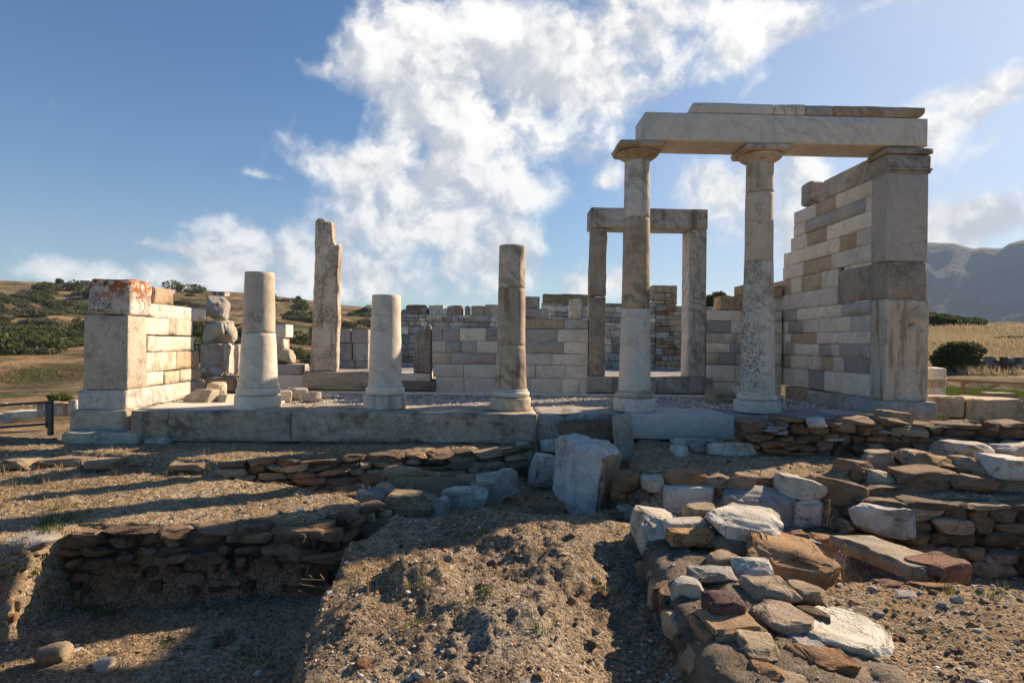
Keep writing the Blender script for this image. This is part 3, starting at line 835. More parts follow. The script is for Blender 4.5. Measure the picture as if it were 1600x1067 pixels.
# --- beam on the two tall columns
arc = thing('architrave', (3.5, 0, 4.25), 'long pale marble beam lying on the two tall columns and the right pier', 'stone beam')
zA, zB = 4.25, 4.692
xl, xj, xr = xY(1007, FY, 250), xY(1209, FY, 250), xY(1449.5, FY, 250)
V, Q = rbox((xj - xl, .66, zB - zA), .012, .003, .01, 3, .12, cuts=[((-1, .55, .9), (xj - xl) / 2 + .02)])
mb = MB(); mb.add(V + np.array([(xl + xj) / 2, 0, (zA + zB) / 2]), Q, tint=tint_of('pale', .02)); mb.build('beam_block', M['clean'], arc)
one('beam_block', 'clean', xj, xr, FY, .33, zA, zB, 'pale', arc, rough=.003)
co = thing('cornice', (4, 0, 4.70), 'row of flat slabs lying on the beam, its right end dark with lichen', 'cornice slabs')
zs0, zs1 = 4.70, 4.862
jj = [xY(p, FY, 172) for p in (1080, 1210, 1258, 1303, 1446)]
for k, (a, b) in enumerate(zip(jj[:-1], jj[1:])):
    cu = [((-1, .1, .6), (b - a) / 2 * .86 - .02)] if k == 0 else ([((1, 0, -.8), (b - a) / 2 * .781)] if k == 3 else None)
    one('slab', ('clean', 'drum_vein', 'worn', 'lichen')[k] if k != 3 else 'worn', a, b, FY + .0, .30, zs0, zs1, ('pale', 'pale', 'grey', 'tan')[k], co, r=.016, rough=.006, chip=.02 if k < 2 else .07, seg=.08, cuts=cu)

# --- right pier and side wall
XI = 5.887; XO = xY(1451, FY, 400); D1 = onX(1359.6, 500, XI).y
ra = thing('side_wall', (6.2, 1, 0), 'tall right pier and stepped side wall of mixed cream and grey blocks', 'marble wall')
def zp(py): return zY(1415, py, FY)
z270, z408, z468, z626 = zp(270), zp(408), zp(468), zp(627)
one('base_block', 'worn', XI - .10, XO + .10, FY - .10, .9, -.02 - .1, z626 + .0, 'bluegrey', ra, r=.02, rough=.006, chip=.03)
V, Q = rbox((XO + .02 - XI, D1 - FY, z468 - z626), .014, .01, .08, 61, .035, maxseg=46)
pc_ = np.array([(XI + XO + .02) / 2, (FY + D1) / 2, (z468 + z626) / 2]); hl = np.array([xY(1427, FY, 507) - pc_[0], FY - pc_[1], zY(1427, 507, FY) - pc_[2]])
V[:, 1] += np.where(V[:, 1] < 0, 1, 0) * np.clip(1.25 - np.linalg.norm((V - hl) * np.array([.75, .2, 1.5]), axis=1) / .05, 0, 1) * .16
M['streak'] = stone_mat('streaked_marble', mottle=.2, vein=.2, stain=.4, drip=1.0, bump=.6, pit=.7)
mb = MB(); mb.add(V + pc_, Q, tint=tint_of('warm', .02)); mb.build('pier_block', M['streak'], ra)
mbm = MB(); yb = onX(1308, 440, XI).y
V, Q = rbox((XO - XI - .03, yb - FY, z408 - z468), .03, .006, .05, 77, .08, cuts=[((-.8, 1, .8), (yb - FY) / 2 + .12), ((-.8, 1, -.8), (yb - FY) / 2 + .13)])
mbm.add(V + np.array([(XI + XO) / 2, (FY + yb) / 2, (z408 + z468) / 2]), Q, tint=tint_of('brown', .02)[:3] and (.36, .30, .24, .4)); mbm.build('pier_block', M['worn'], ra)
one('pier_block', 'tooled', XI, XO - .01, FY + .005, D1, z408, z270, 'pale', ra, r=.014, rough=.003)
# crowning block with mouldings, running back over the wall
ycap = onX(1286, 295, XI).y
mb = MB()
for (z0, z1, o_) in ((zp(270.5), zp(266.5), .018), (zp(266.5), zp(262.5), .035), (zp(262.5), zp(242.5), .012), (zp(242.5), zp(240.5), -.02), (zp(240.5), zp(232), .038)):
    blk(mb, XI - o_ * .6, XO + o_, FY - o_, D1 + .1, z0, z1, (.36, .32, .27, .3), gap=.001, r=.02, chip=.03, seg=.08)
cb = mb.build('pier_capital', M['worn'], ra)
one('frieze_block', 'worn', XI, XI + .5, D1 + .1, ycap, zp(270), zp(233.5), (.40, .37, .33, .3), ra, r=.05, chip=.04, seg=.09)
V, Q = rbox((.46, .40, .46), .07, .02, .10, 17, .05, cuts=[((0, 1, 1), .24), ((0, -1, 1.3), .27)]); mb = MB(); p = onX(1273, 300, XI + .2); mb.add(V + np.array([p.x + .03, p.y + .02, p.z - .05]), Q, tint=tint_of('grey'))
tag(mb.build('broken_stone', M['block']), 'broken rounded stone perched on the top end of the right side wall', 'stone')

ys = [270, 305, 329, 355, 381.5, 408, 0, 470, 492.1, 517, 537.4, 559, 585.4, 621]
zl = [onX(1359.5, y_i, XI).z if y_i else 0 for y_i in ys]; zl[0] = z270; zl[1] = 3.567; zl[2] = 3.316; zl[5] = onX(1359.5, 408, XI).z
zl[6] = (zl[5] + zl[7]) / 2
CO = [  # joints (picture columns, crop units) and tints from the far end to the pier, per course
    [(1237.7, 1270.5, 'pale'), (1270.5, 1302, 'tan'), (1302, 1358.5, 'cream')],
    [(1236.5, 1254.5, 'cream'), (1254.5, 1348, 'grey'), (1348, 1358.5, 'pale')],
    [(1232.5, 1257.5, 'cream'), (1257.5, 1288.5, 'tan'), (1288.5, 1358.5, 'cream')],
    [(1222, 1308.5, 'cream'), (1308.5, 1335, 'tan'), (1335, 1358.5, 'pale')],
    [(1220.5, 1252, 'cream'), (1252, 1296.5, 'tan'), (1296.5, 1358.5, 'pale')],
    [(1216, 1233.5, 'tan'), (1233.5, 1249.5, 'cream'), (1249.5, 1281, 'tan'), (1281, 1307.5, 'pale')],
    [(1216, 1231, 'pale'), (1231, 1306, 'pale')],
    [(1216, 1243, 'grey'), (1243, 1313, 'cream'), (1313, 1358.5, 'grey')],
    [(1216, 1230, 'pale'), (1230, 1252.5, 'grey'), (1252.5, 1279, 'cream'), (1279, 1327, 'cream'), (1327, 1358.5, 'pale')],
    [(1216, 1234, 'pale'), (1234, 1274.5, 'tan'), (1274.5, 1358.5, 'cream')],
    [(1216, 1226.5, 'pale'), (1226.5, 1240, 'grey'), (1240, 1279, 'cream'), (1279, 1297, 'grey'), (1297, 1310.5, 'pale'), (1310.5, 1358.5, 'grey')],
    [(1216, 1235.5, 'tan'), (1235.5, 1267.5, 'cream'), (1267.5, 1281, 'pale'), (1281, 1301, 'tan'), (1301, 1317, 'pale'), (1317, 1358.5, 'dgrey')],
    [(1216, 1237, 'pale'), (1237, 1262, 'pale'), (1262, 1287.5, 'dgrey'), (1287.5, 1358.5, 'cream')],
]
mb = MB(); g = .005
for k, cs in enumerate(CO):
    z1, z0 = zl[k], zl[k + 1]
    for a, b, tn in cs:
        ya = onX(b, 540, XI).y; yb_ = min(onX(a, 540, XI).y, CW + .45)
        if k >= 5 and a <= 1221: yb_ = CW + 1.6
        in_ = rng.choice((0, 0, .004, .008)) + (.02 if tn in ('tan', 'dgrey') else 0)
        blk(mb, XI + in_, XI + .46, ya, yb_, z0, z1, tn, gap=.008, r=.012, chip=.012 if tn in ('cream', 'pale') else .05, seg=.12)
wallb = mb.build('block_courses', M['clean'], ra)
mb = MB(); blk(mb, XI + .08, XI + .4, D1 + .02, 2.2, 0, zl[3], 'umber', r=.01); 
blk(mb, XI + .02, XO, D1 - .02, .9, zl[-1] + .0, z270 - .01, 'pale', gap=.02, r=.02); mb.build('wall_core', M['clean'], ra)
mb = MB()
for a, b, z0, z1, tn, o_ in ((1350, 1300, .03, zl[-1], 'bluegrey', .05), (1300, 1262, .03, zl[-1] - .02, 'grey', .03), (1262, 1228, .03, zl[-1] - .01, 'tan', .02)):
    blk(mb, XI - o_, XI + .46, onX(a, 600, XI).y, onX(b, 600, XI).y, z0 - .1, z1, tn, r=.03, rough=.012, chip=.06, seg=.08)
blk(mb, XI + .0, XI + .46, onX(1359, 600, XI).y - .1, onX(1350, 600, XI).y + .03, -.07, zl[-1], 'bluegrey')
mb.build('footing', M['worn'], ra)

# --- hall wall, left stretch
def course_wall(name, label, rows, px_y, base=None, yoff=0, mat='clean', core=True, cat='marble wall', thick=.5):
    """rows: (y_top, y_bottom, [joint columns...], [tints]) in the picture, at plane Y=CW"""
    xs = [xY(j_, CW) for r_ in rows for j_ in r_[2]]
    w_ = thing(name, ((min(xs) + max(xs)) / 2, CW, 0), label, cat)
    mb = MB()
    for (yt, yb, js, tn) in rows:
        pm = (js[0] + js[-1]) / 2
        z1, z0 = zY(px_y, yt, CW), zY(px_y, yb, CW)
        for i in range(len(js) - 1):
            tt = tn[i % len(tn)]
            in_ = rng.choice((0, 0, .003, .006)) + yoff
            blk(mb, xY(js[i], CW), xY(js[i + 1], CW), CW + in_, CW + thick, z0, z1, tt, gap=.007, r=.010, chip=.012 if tt in ('cream', 'pale') else .03, seg=.14)
    mb.build('block_courses', M[mat], w_)
    return w_


q3 = lambda v: 600 + v / 3.139
qy = lambda v: 360 + v / 3.139
hw = course_wall('hall_wall', 'low smooth wall of grey and cream blocks between the two doorways, behind the middle column', [
    (qy(482), qy(545), [q3(v) for v in (235, 285, 370, 498, 575, 690, 850, 1000)], ['grey', 'grey', 'cream', 'dgrey', 'grey', 'grey', 'cream']),
    (qy(545), qy(602), [q3(v) for v in (235, 302, 378, 452, 560, 700, 882, 1000)], ['pale', 'grey', 'grey', 'pale', 'pale', 'grey', 'cream']),
    (qy(602), qy(658), [q3(v) for v in (235, 328, 555, 690, 825, 1000)], ['warm', 'grey', 'pale', 'pale', 'cream']),
    (qy(658), qy(724), [q3(v) for v in (240, 392, 555, 745, 890, 1000)], ['pale', 'pale', 'pale', 'pale', 'cream']),
    (qy(724), qy(796), [q3(v) for v in (255, 395, 560, 720, 875, 963, 1000)], ['pale', 'pale', 'pale', 'pale', 'cream', 'pale']),
], 798)
mb = MB()
for (a, b, yt, yb, tn) in ((690, 880, 433, 482, 'tan'), (881, 1000, 433, 482, 'grey')):
    blk(mb, xY(q3(a), CW), xY(q3(b), CW), CW + .02, CW + .48, zY(850, qy(yb), CW), zY(850, qy(yt), CW), tn, r=.02, chip=.04, seg=.08)
mb.build('block_courses', M['worn'], hw)
for (a, b, yt, yb, tn, lb) in ((640, 810, 381, 432, 'grey', 'long grey block lying crosswise on the hall wall right of the middle column'),
                               (640, 762, 324, 380, 'bluegrey', 'topmost grey block with a chamfered end on the hall wall right of the middle column')):
    mb = MB(); x0, x1, z0, z1 = xY(q3(a), CW), xY(q3(b), CW), zY(850, qy(yb), CW), zY(850, qy(yt), CW)
    V, Q = rbox((x1 - x0, .4, z1 - z0), .015, .006, .03, int(a + yt), .08, cuts=[((1, 0, .5), (x1 - x0) / 2 + .02)])
    mb.add(V + np.array([(x0 + x1) / 2, CW + .26, (z0 + z1) / 2]), Q, tint=tint_of(tn)); tag(mb.build('loose_block', M['worn']), lb, 'stone block')
# lichened stump and small stones near the doorway
for (x0, x1, y0, y1, tn, mt, lb, dp) in ((891, 909, 467, 498, 'cream', 'worn', 'upright stump of pale stone with a moss spot left of the tall doorway', .2),):
    tag(one('stump', mt, xY(x0, CW), xY(x1, CW), CW + .1, CW + .36, zY(900, y1, CW), zY(900, y0, CW), tn, r=.03, rough=.012, chip=.05, seg=.05), lb, 'stone stump')

q5 = lambda v: 880 + v / 3.556
r5 = lambda v: 400 + v / 3.556
hw2 = course_wall('hall_wall', 'wall of cream and grey blocks between the tall doorway and the freckled column', [
    (r5(303), r5(361), [q5(v) for v in (794, 985, 1110, 1215)], ['cream', 'warm', 'pale']),
    (r5(361), r5(428), [q5(v) for v in (794, 932, 1085, 1215)], ['dgrey', 'pale', 'pale']),
    (r5(428), r5(485), [q5(v) for v in (794, 893, 962, 1040, 1130, 1215)], ['warm', 'warm', 'warm', 'grey', 'pale']),
    (r5(485), r5(540), [q5(v) for v in (794, 926, 1060, 1215)], ['cream', 'dgrey', 'cream']),
    (r5(540), r5(607), [q5(v) for v in (794, 868, 960, 1070, 1215)], ['warm', 'dgrey', 'grey', 'pale']),
    (r5(607), r5(702), [q5(v) for v in (794, 960, 1080, 1215)], ['pale', 'warm', 'pale']),
    (r5(702), r5(772), [q5(v) for v in (829, 985, 1100, 1215)], ['warm', 'warm', 'pale']),
], 1150)
mb = MB()
for (a, b, yt, yb) in ((872, 1100, 223, 302), (990, 1215, 160, 222)):
    blk(mb, xY(q5(a), CW), xY(q5(b), CW), CW + .02, CW + .46, zY(1150, r5(yb), CW), zY(1150, r5(yt), CW), (.45, .33, .22, .6), r=.02, chip=.05, seg=.07)
mb.build('top_block', M['drum_speck'], hw2)
# pale base strip all along the hall front
o = one('base_course', 'clean', xY(473, CW), xY(1225, CW), CW - .06, CW + .4, -.1, zY(800, 613.2, CW), 'cream', r=.012, seg=.2, maxseg=60)
tag(o, 'thin pale base course running along the foot of the hall front', 'base course')

# --- tall doorway
dw = thing('doorway', (2.1, CW, 0), 'complete rectangular marble door frame standing behind the left tall column', 'door frame')
zT, zS = zY(1010, 587, CW), zY(1010, 588.5, CW)
one('sill', 'drum_vein', xY(917.5, CW), xY(1113, CW), CW - .05, CW + .62, zY(1010, 614, CW), zS, 'bluegrey', dw, r=.012, seg=.14)
zL0 = zY(1010, 357, CW); zL1 = zY(1010, 326, CW)
one('jamb', 'worn', xY(919.5, CW), xY(945.4, CW), CW, CW + .26, zS, zY(930, 463, CW), (.36, .30, .235, .3), dw, r=.02, rough=.012, chip=.07, seg=.05, maxseg=50)
one('jamb', 'worn', xY(920.5, CW), xY(946, CW), CW, CW + .26, zY(930, 462.4, CW), zL0, (.36, .30, .235, .8), dw, r=.02, rough=.012, chip=.07, seg=.05, maxseg=50)
mb = MB(); blk(mb, xY(1076, CW), xY(1102.2, CW), CW, CW + .52, zS, zL0, (.44, .415, .375, .2), r=.01, chip=.01); blk(mb, xY(1076, CW) - .012, xY(1076, CW) + .02, CW + .03, CW + .5, zS + .002, zL0 - .002, 'cream', r=.005, gap=.001)
mb.build('jamb', M['drum_vein'], dw)
x0, x1 = xY(920.5, CW), xY(1102.6, CW)
mb = MB(); V, Q = rbox((x1 - x0, .6, zL1 - zL0), .014, .003, .02, 9, .12, cuts=[((-1, .4, 1.2), (x1 - x0) / 2 + .06)])
mb.add(V + np.array([(x0 + x1) / 2, CW + .27, (zL0 + zL1) / 2]), Q, tint=(.45, .42, .38, .1)); blk(mb, xY(938, CW), xY(1087, CW), CW - .047, CW - .02, zL0 + .004, zL0 + .16, (.45, .42, .38, .1), r=.006, gap=0)
mb.build('lintel', M['drum_vein'], dw)

# --- broken left doorway
th = thing('threshold', (-2.5, CW, 0), 'brown weathered threshold of the broken left doorway, under the jagged standing jamb', 'threshold')
k6 = lambda v: 460 + v / 6.154
l6 = lambda v: 480 + v / 6.154
one('threshold_block', 'step', xY(k6(95), CW), xY(k6(1000), CW), CW - .1, CW + .6, zY(560, l6(783), CW), zY(560, l6(622), CW), (.42, .36, .28, .4), th, r=.03, rough=.015, chip=.07, seg=.07, maxseg=50)
one('threshold_block', 'step', xY(k6(1000), CW), xY(k6(1360), CW), CW - .06, CW + .6, zY(650, l6(797), CW), zY(650, l6(710), CW), (.25, .22, .18, .4), th, r=.02, rough=.01, chip=.05, seg=.07)
one('threshold_block', 'clean', xY(k6(1000), CW), xY(k6(1308), CW), CW - .03, CW + .6, zY(650, l6(708), CW), zY(650, l6(636), CW), 'cream', th, r=.01)
# jagged jamb: outline extruded then worn
def prism(outline, y0, y1, rough=.02, seed=0, st=.05):
    """outline in (x,z), dense, extruded between y0,y1 as a grid of rings"""
    o = np.array(outline, float); pts = []
    for a, b in zip(o, np.roll(o, -1, 0)):
        n = max(1, int(np.linalg.norm(b - a) / st))
        for k in range(n): pts.append(a + (b - a) * k / n)
    pts = np.array(pts); n = len(pts); cen = pts.mean(0)
    rings = []; ny = max(2, int((y1 - y0) / st))
    insets = [(y0, .045), (y0 + .012, .012), (y0 + .035, 0)] + [(y, 0) for y in np.linspace(y0 + .07, y1 - .07, ny)] + [(y1 - .035, 0), (y1 - .012, .012), (y1, .045)]
    d = np.roll(pts, -1, 0) - np.roll(pts, 1, 0); nr = np.column_stack([d[:, 1], -d[:, 0]]); nr /= np.linalg.norm(nr, axis=1, keepdims=True)
    if ((nr * (pts - cen)).sum() < 0): nr = -nr
    for y, ins in insets:
        q = pts - nr * ins; rings.append(np.column_stack([q[:, 0], np.full(n, y), q[:, 1]]))
    V = np.vstack(rings); m_ = len(rings); I = np.arange(m_ * n).reshape(m_, n); J = np.roll(I, -1, 1)
    Q = list(np.stack([I[:-1], J[:-1], J[1:], I[1:]], -1).reshape(-1, 4))
    N = np.tile(np.column_stack([nr[:, 0], np.zeros(n), nr[:, 1]]), (m_, 1))
    w_ = fbm(V + seed, 3, 4, seed, .55) * rough
    V = V + N * w_[:, None]; V[:, 1] += fbm(V + seed + 9, 3, 4, seed + 1, .55) * rough
    from mathutils.geometry import tessellate_polygon
    tri = tessellate_polygon([[Vector((p_[0], p_[1], 0)) for p_ in pts]])
    T = [(a, b, c) for a, b, c in tri] + [(c + (m_ - 1) * n, b + (m_ - 1) * n, a + (m_ - 1) * n) for a, b, c in tri]
    return V, np.array(Q), np.array(T)


def pjamb(pts, Y): return [(onY(x, y, Y).x, onY(x, y, Y).z) for x, y in pts]
V, Q, T = prism(pjamb([(484.5, 580), (488, 480), (491, 400), (492.5, 346), (497, 341), (503, 341.5), (509, 346), (517, 346), (518, 362), (519, 376), (523, 383), (528, 379), (529.5, 386), (527.5, 440), (527, 500), (524.5, 580)], CW + .02), CW + .02, CW + .34, .03, 4, .04)
V[:, 1] += np.where((V[:, 1] < CW + .1) & (V[:, 0] > xY(510, CW)), .05, 0)
mb = MB(); mb.add(V, Q, T, tint=(.60, .52, .42, .35))
M['jamb'] = stone_mat('jagged_jamb_marble', mottle=.25, vein=.15, stain=.5, drip=.9, lichen=.8, speck=.85, bump=.7, pit=.5, dark=(.17, .085, .05))
tag(mb.build('door_jamb', M['jamb'], sharp=38), 'tall jagged broken door jamb standing alone like an obelisk on the left threshold', 'door jamb')
V, Q, T = prism(pjamb([(646, 582.5), (647, 522), (655, 515.5), (663, 514), (671, 508), (673, 510), (673.5, 583)], CW), CW + .0, CW + .22, .02, 8, .04)
mb = MB(); mb.add(V, Q, T, tint=(.34, .31, .26, .8)); tag(mb.build('door_jamb', M['jamb'], sharp=38), 'low brown upright slab with a broken top, against the left end of the hall wall', 'door jamb')

# --- left stretch behind the first column
o = thing('wall_stump', (xY(445, CW), CW, 0), 'stack of squared blocks and one rough stone, just right of the first column', 'wall remnant')
one('block', 'clean', xY(400, CW), xY(474.5, CW), CW - .05, CW + .55, -.05, zY(445, 585.6, CW), 'pale', o)
one('block', 'worn', xY(395, CW), xY(472, CW), CW + .0, CW + .5, zY(445, 585.4, CW), zY(445, 569.3, CW), 'grey', o)
mb = MB(); a, b = onY(405, 569, CW), onY(453, 546, CW); V, T = rock((b.x - a.x, .5, b.z - a.z + .04), 31, 3, .35, 6, .06); mb.add(V + np.array([(a.x + b.x) / 2, CW + .25, (a.z + b.z) / 2]), None, T, tint=tint_of('warm')); mb.build('rough_stone', M['block'], o)
one('block', 'worn', xY(400, CW), xY(441, CW), CW + .03, CW + .45, zY(430, 546.6, CW), zY(430, 527.2, CW), 'pale', o, chip=.06)
one('block', 'clean', xY(398, CW), xY(446, CW), CW + .0, CW + .48, zY(430, 527, CW), zY(430, 506.5, CW), 'pale', o)

# --- left pier and wall
XL = -6.0; XLo = xY(130.4, FY, 560); xf = xY(199.4, FY, 560)
la = thing('side_wall', (-6.3, .5, 0), 'left pier and low ragged side wall, its square top block spotted with orange lichen', 'marble wall')
def zq(py): return zY(166, py, FY)
dl = onX(229, 560, xf).y
one('base_block', 'step', xY(117, FY, 655) , xY(204.5, FY, 655), FY - .12, .6, zq(674.5), zq(640), 'warm', la, r=.03, rough=.015, chip=.07, seg=.06)
one('base_block', 'worn', xY(123, FY, 625), xY(198.5, FY, 625), FY - .03, .9, zq(639.6), zq(609.5), 'pale', la, r=.02, rough=.006, chip=.03, seg=.08)
V, Q = rbox((xf - XLo, dl - FY, zq(492.5) - zq(609)), .018, .006, .02, 5, .07, cuts=[((0, 1, .75), .64)], maxseg=40)
mb = MB(); mb.add(V + np.array([(xf + XLo) / 2, (FY + dl) / 2, (zq(492.5) + zq(609)) / 2]), Q, tint=tint_of('warm', .02)); mb.build('pier_block', M['scored'], la)
V, Q = rbox((xY(203.3, FY, 460) - xY(135.5, FY, 460), .62, zq(435.5) - zq(491.5)), .05, .012, .09, 6, .045, maxseg=40)
c_ = np.array([(xY(203.3, FY, 460) + xY(135.5, FY, 460)) / 2, FY + .31, (zq(435.5) + zq(491.5)) / 2])
hole = np.array([xY(168, FY, 475) - c_[0], -.31, zY(168, 475, FY) - c_[2]])
dd = np.linalg.norm((V - hole) * np.array([1, .5, 1.2]), axis=1); V[:, 1] += np.clip(1 - dd / .075, 0, 1) * .1
mb = MB(); mb.add(V + c_, Q, tint=tint_of('pale', .02)); mb.build('top_block', M['lichen'], la)
mb = MB()
def wl(a, b, yt, yb, tn, pa=None, **kw):
    ya, yb2 = onX(a, 560, xf - .01).y, onX(b, 560, xf - .01).y
    pa = pa or a
    z1, z0 = onX(pa, yt, xf - .01).z, onX(pa, yb, xf - .01).z
    kk = dict(gap=.006, r=.014, chip=.03, seg=.08); kk.update(kw)
    blk(mb, xf - .47, xf - .01 + kw.pop('pop', 0) if False else xf - .01, ya, yb2, z0, z1, tn, **kk)
s1 = lambda v: v / 3.335
u1 = lambda v: 400 + v / 3.335
wl(s1(800), s1(903), u1(158), u1(250), 'tan', r=.05, chip=.09)
wl(s1(778), s1(826), u1(247), u1(320), 'cream'); wl(s1(826), s1(1070), u1(250), u1(323), 'cream', chip=.02)
wl(s1(715), s1(880), u1(318), u1(410), 'cream', s1(765)); wl(s1(880), s1(1003), u1(325), u1(412), 'warm', chip=.07)
wl(s1(765), s1(808), u1(415), u1(500), 'cream'); wl(s1(808), s1(1013), u1(417), u1(500), 'cream', r=.04, chip=.08)
wl(s1(764), s1(920), u1(502), u1(605), 'cream'); wl(s1(920), s1(1040), u1(498), u1(592), 'tan', chip=.08)
wl(s1(762), s1(855), u1(606), u1(680), 'cream'); wl(s1(855), s1(938), u1(604), u1(670), 'warm', chip=.06); wl(s1(938), s1(1000), u1(592), u1(658), 'cream', chip=.05); wl(s1(1000), s1(1055), u1(587), u1(648), 'tan', r=.04, chip=.08)
wl(s1(672), s1(862), u1(695), u1(790), 'cream', s1(680)); wl(s1(862), s1(996), u1(670), u1(760), 'cream', s1(870)); wl(s1(996), s1(1075), u1(652), u1(725), 'warm', r=.05, chip=.1)
mb.build('block_courses', M['worn'], la)
one('wall_core', 'worn', xf - .6, xf - .1, dl - .1, onX(s1(990), 560, xf).y, 0, zq(520), 'tan', la)

# pale slab of the porch floor beside the left wall
o = one('paving_slab', 'clean', xY(204.5, SYF, 655), -3.9, -.50, 1.1, -.3, .012, 'cream', r=.012, seg=.2)
tag(o, 'sunlit cream slab on the platform between the left pier and the first column', 'paving slab')

# --- rough upright stones beyond the left wall
X2 = lambda v: 290 + v / 5.337
Y2 = lambda v: 440 + v / 5.337
def stone_at(name, px0, px1, py0, py1, d, dep, tn, mat, label, cat='stone', parent=None, kind='rock', seed=None, grp=None, level=3, box=.45, cuts=8, rough=.045, ry=0, rz=0, rx=0, strata=0, **kw):
    a, b = P(px0, py1, d), P(px1, py0, d)
    c_ = (np.array(a) + np.array(b)) / 2
    sx, sz = abs(b.x - a.x), abs(b.z - a.z); sd_ = seed if seed is not None else rng.randrange(9999)
    mb = MB()
    if kind == 'rock':
        V, T = rock((sx, dep, sz), sd_, level, box, cuts, rough, strata); V = rot(V, rx, ry, rz); c2 = c_ + np.array([0, dep * .45, 0])
        mb.add(V + c2, None, T, tint=tint_of(tn) if isinstance(tn, str) else tn)
    else:
        V, Q = rbox((sx, dep, sz), kw.get('r', .03), rough * .35, kw.get('chip', .08), sd_, kw.get('seg', .05), cuts=kw.get('cutp')); V = rot(V, rx, ry, rz); c2 = c_ + np.array([0, dep * .5, 0])
        mb.add(V + c2, Q, tint=tint_of(tn) if isinstance(tn, str) else tn)
    o = mb.build(name, M[mat], parent)
    if parent is None: tag(o, label, cat, grp)
    elif label: o['label'] = label
    return o
rs_ = 'rough standing stones beyond the left wall'
stone_at('boulder', X2(130), X2(330), Y2(115), Y2(310), 12.7, .5, 'grey', 'block', 'rounded pitted boulder balanced on top of the rough pile beyond the left wall', 'boulder', grp=rs_, seed=12, cuts=9, box=.36, rough=.09, level=4)
stone_at('boulder', X2(125), X2(362), Y2(305), Y2(530), 12.7, .55, 'pale', 'block', 'large broken block under the round boulder in the pile beyond the left wall', 'boulder', grp=rs_, seed=21, box=.26, rough=.09, level=4)
stone_at('slab', X2(116), X2(285), Y2(520), Y2(790), 12.6, .35, 'warm', 'block', 'wide upright slab carrying the rough pile beyond the left wall', 'stone slab', grp=rs_, kind='box', chip=.12, r=.05)
stone_at('slab', X2(280), X2(356), Y2(518), Y2(780), 12.75, .3, 'pale', 'worn', 'narrow smooth upright slab next to the wide one, left of the first column', 'stone slab', grp=rs_, kind='box', r=.04)
stone_at('slab', X2(352), X2(440), Y2(520), Y2(790), 13.2, .3, 'grey', 'worn', 'grey squared slab half hidden behind the first column', 'stone slab', grp=rs_, kind='box', r=.02)
stone_at('stone', X2(120), X2(262), Y2(715), Y2(795), 12.3, .5, 'pale', 'block', 'low flat pale stone at the foot of the wide upright slab', 'stone', grp=rs_)
stone_at('slab', X2(150), X2(395), Y2(800), Y2(915), 12.0, .6, 'tan', 'block', 'broad tan step block lying behind the tumbled stones at the left wall', 'stone slab', grp=rs_, kind='box')
stone_at('slab', X2(120), X2(450), Y2(785), Y2(960), 12.7, .8, 'grey', 'block', 'grey footing block under the upright slabs beyond the left wall', 'stone slab', grp=rs_, kind='box')
lg = 'tumbled stones on the porch floor'
stone_at('fallen_stone', 284, 331, 610, 633, 10.2, .3, 'warm', 'block', 'wedge shaped fallen stone in front of the left wall end', 'fallen stone', grp=lg, kind='box', cutp=[((-1, 0, .9), .16), ((0, -1, .8), .12)], rz=-15)
stone_at('fallen_stone', 320, 350, 598, 629, 10.9, .35, 'cream', 'block', 'sunlit angular fallen stone leaning near the first column', 'fallen stone', grp=lg, seed=5, box=.4)
stone_at('fallen_stone', 336, 362, 617, 632, 10.3, .3, 'cream', 'block', 'small cream chunk touching the plinth of the first column', 'fallen stone', grp=lg, seed=8)
stone_at('fallen_stone', 424, 450, 612, 629, 10.7, .3, 'cream', 'block', 'pale chip beside the plinth of the first column on its right', 'fallen stone', grp=lg, kind='box', rz=20)
stone_at('fallen_stone', 445, 469, 608, 624, 11.0, .5, 'pale', 'block', 'flat pale slab piece in the gravel between the first and second columns', 'fallen stone', grp=lg, kind='box', rz=30)
stone_at('fallen_stone', 466, 499, 613, 629, 10.7, .3, 'grey', 'block', 'grey angular fallen stone in the gravel left of the second column', 'fallen stone', grp=lg, seed=3, box=.4)
stone_at('fallen_stone', 498, 518, 616, 622, 11.5, .25, 'pale', 'clean', 'thin pale slab fragment in the gravel close to the threshold', 'fallen stone', grp=lg, kind='box')
stone_at('fallen_stone', 1112, 1147, 613, 632, 11.6, .35, 'tan', 'block', 'squarish fallen block on the gravel right of the tall doorway', 'fallen stone', grp=lg, kind='box', rz=12, cutp=[((1, 0, .8), .2)])
stone_at('fallen_stone', 1153, 1176, 605, 629, 11.6, .3, 'pale', 'worn', 'upright block touching the hall wall left of the freckled column', 'fallen stone', grp=lg, kind='box')

# --- rear hall walls
def rubble_wall(x0, x1, y, z0, z1, thick, mats, seed, hmin=.16, hmax=.30, lmin=.18, lmax=.75, tints=('pale', 'grey', 'grey', 'warm', 'cream', 'dgrey'), ragged=0, mb=None):
    rl = random.Random(seed); mb = mb or MB(); z = z0
    while z < z1 - .06:
        h = min(rl.uniform(hmin, hmax), z1 - z)
        if z1 - z - h < .08: h = z1 - z
        x = x0
        while x < x1 - .02:
            l = rl.uniform(lmin, lmax)
            if x1 - x - l < .15: l = x1 - x
            if h > .2 and l < .45 and rl.random() < .55:
                hs = [(z, z + h * .5), (z + h * .5, z + h)]
            else: hs = [(z, z + h)]
            for a, b in hs:
                blk(mb, x, x + l, y + rl.uniform(0, .02), y + thick, a, b, rl.choice(tints), gap=.014, r=.016, rough=.006, chip=.05, seg=.2)
            x += l
        z += h
    return mb
YB = 10.6
dB = YB - CY
def xB(px): return xY(px, YB)
def zBk(py): return zY(800, py, YB)
bw = thing('rear_wall', (0, YB, .3), 'long grey wall of small squared rubble along the back of the temple', 'stone wall')
mb = rubble_wall(xB(606), xB(846), YB, .2, zBk(493), .5, None, 1)
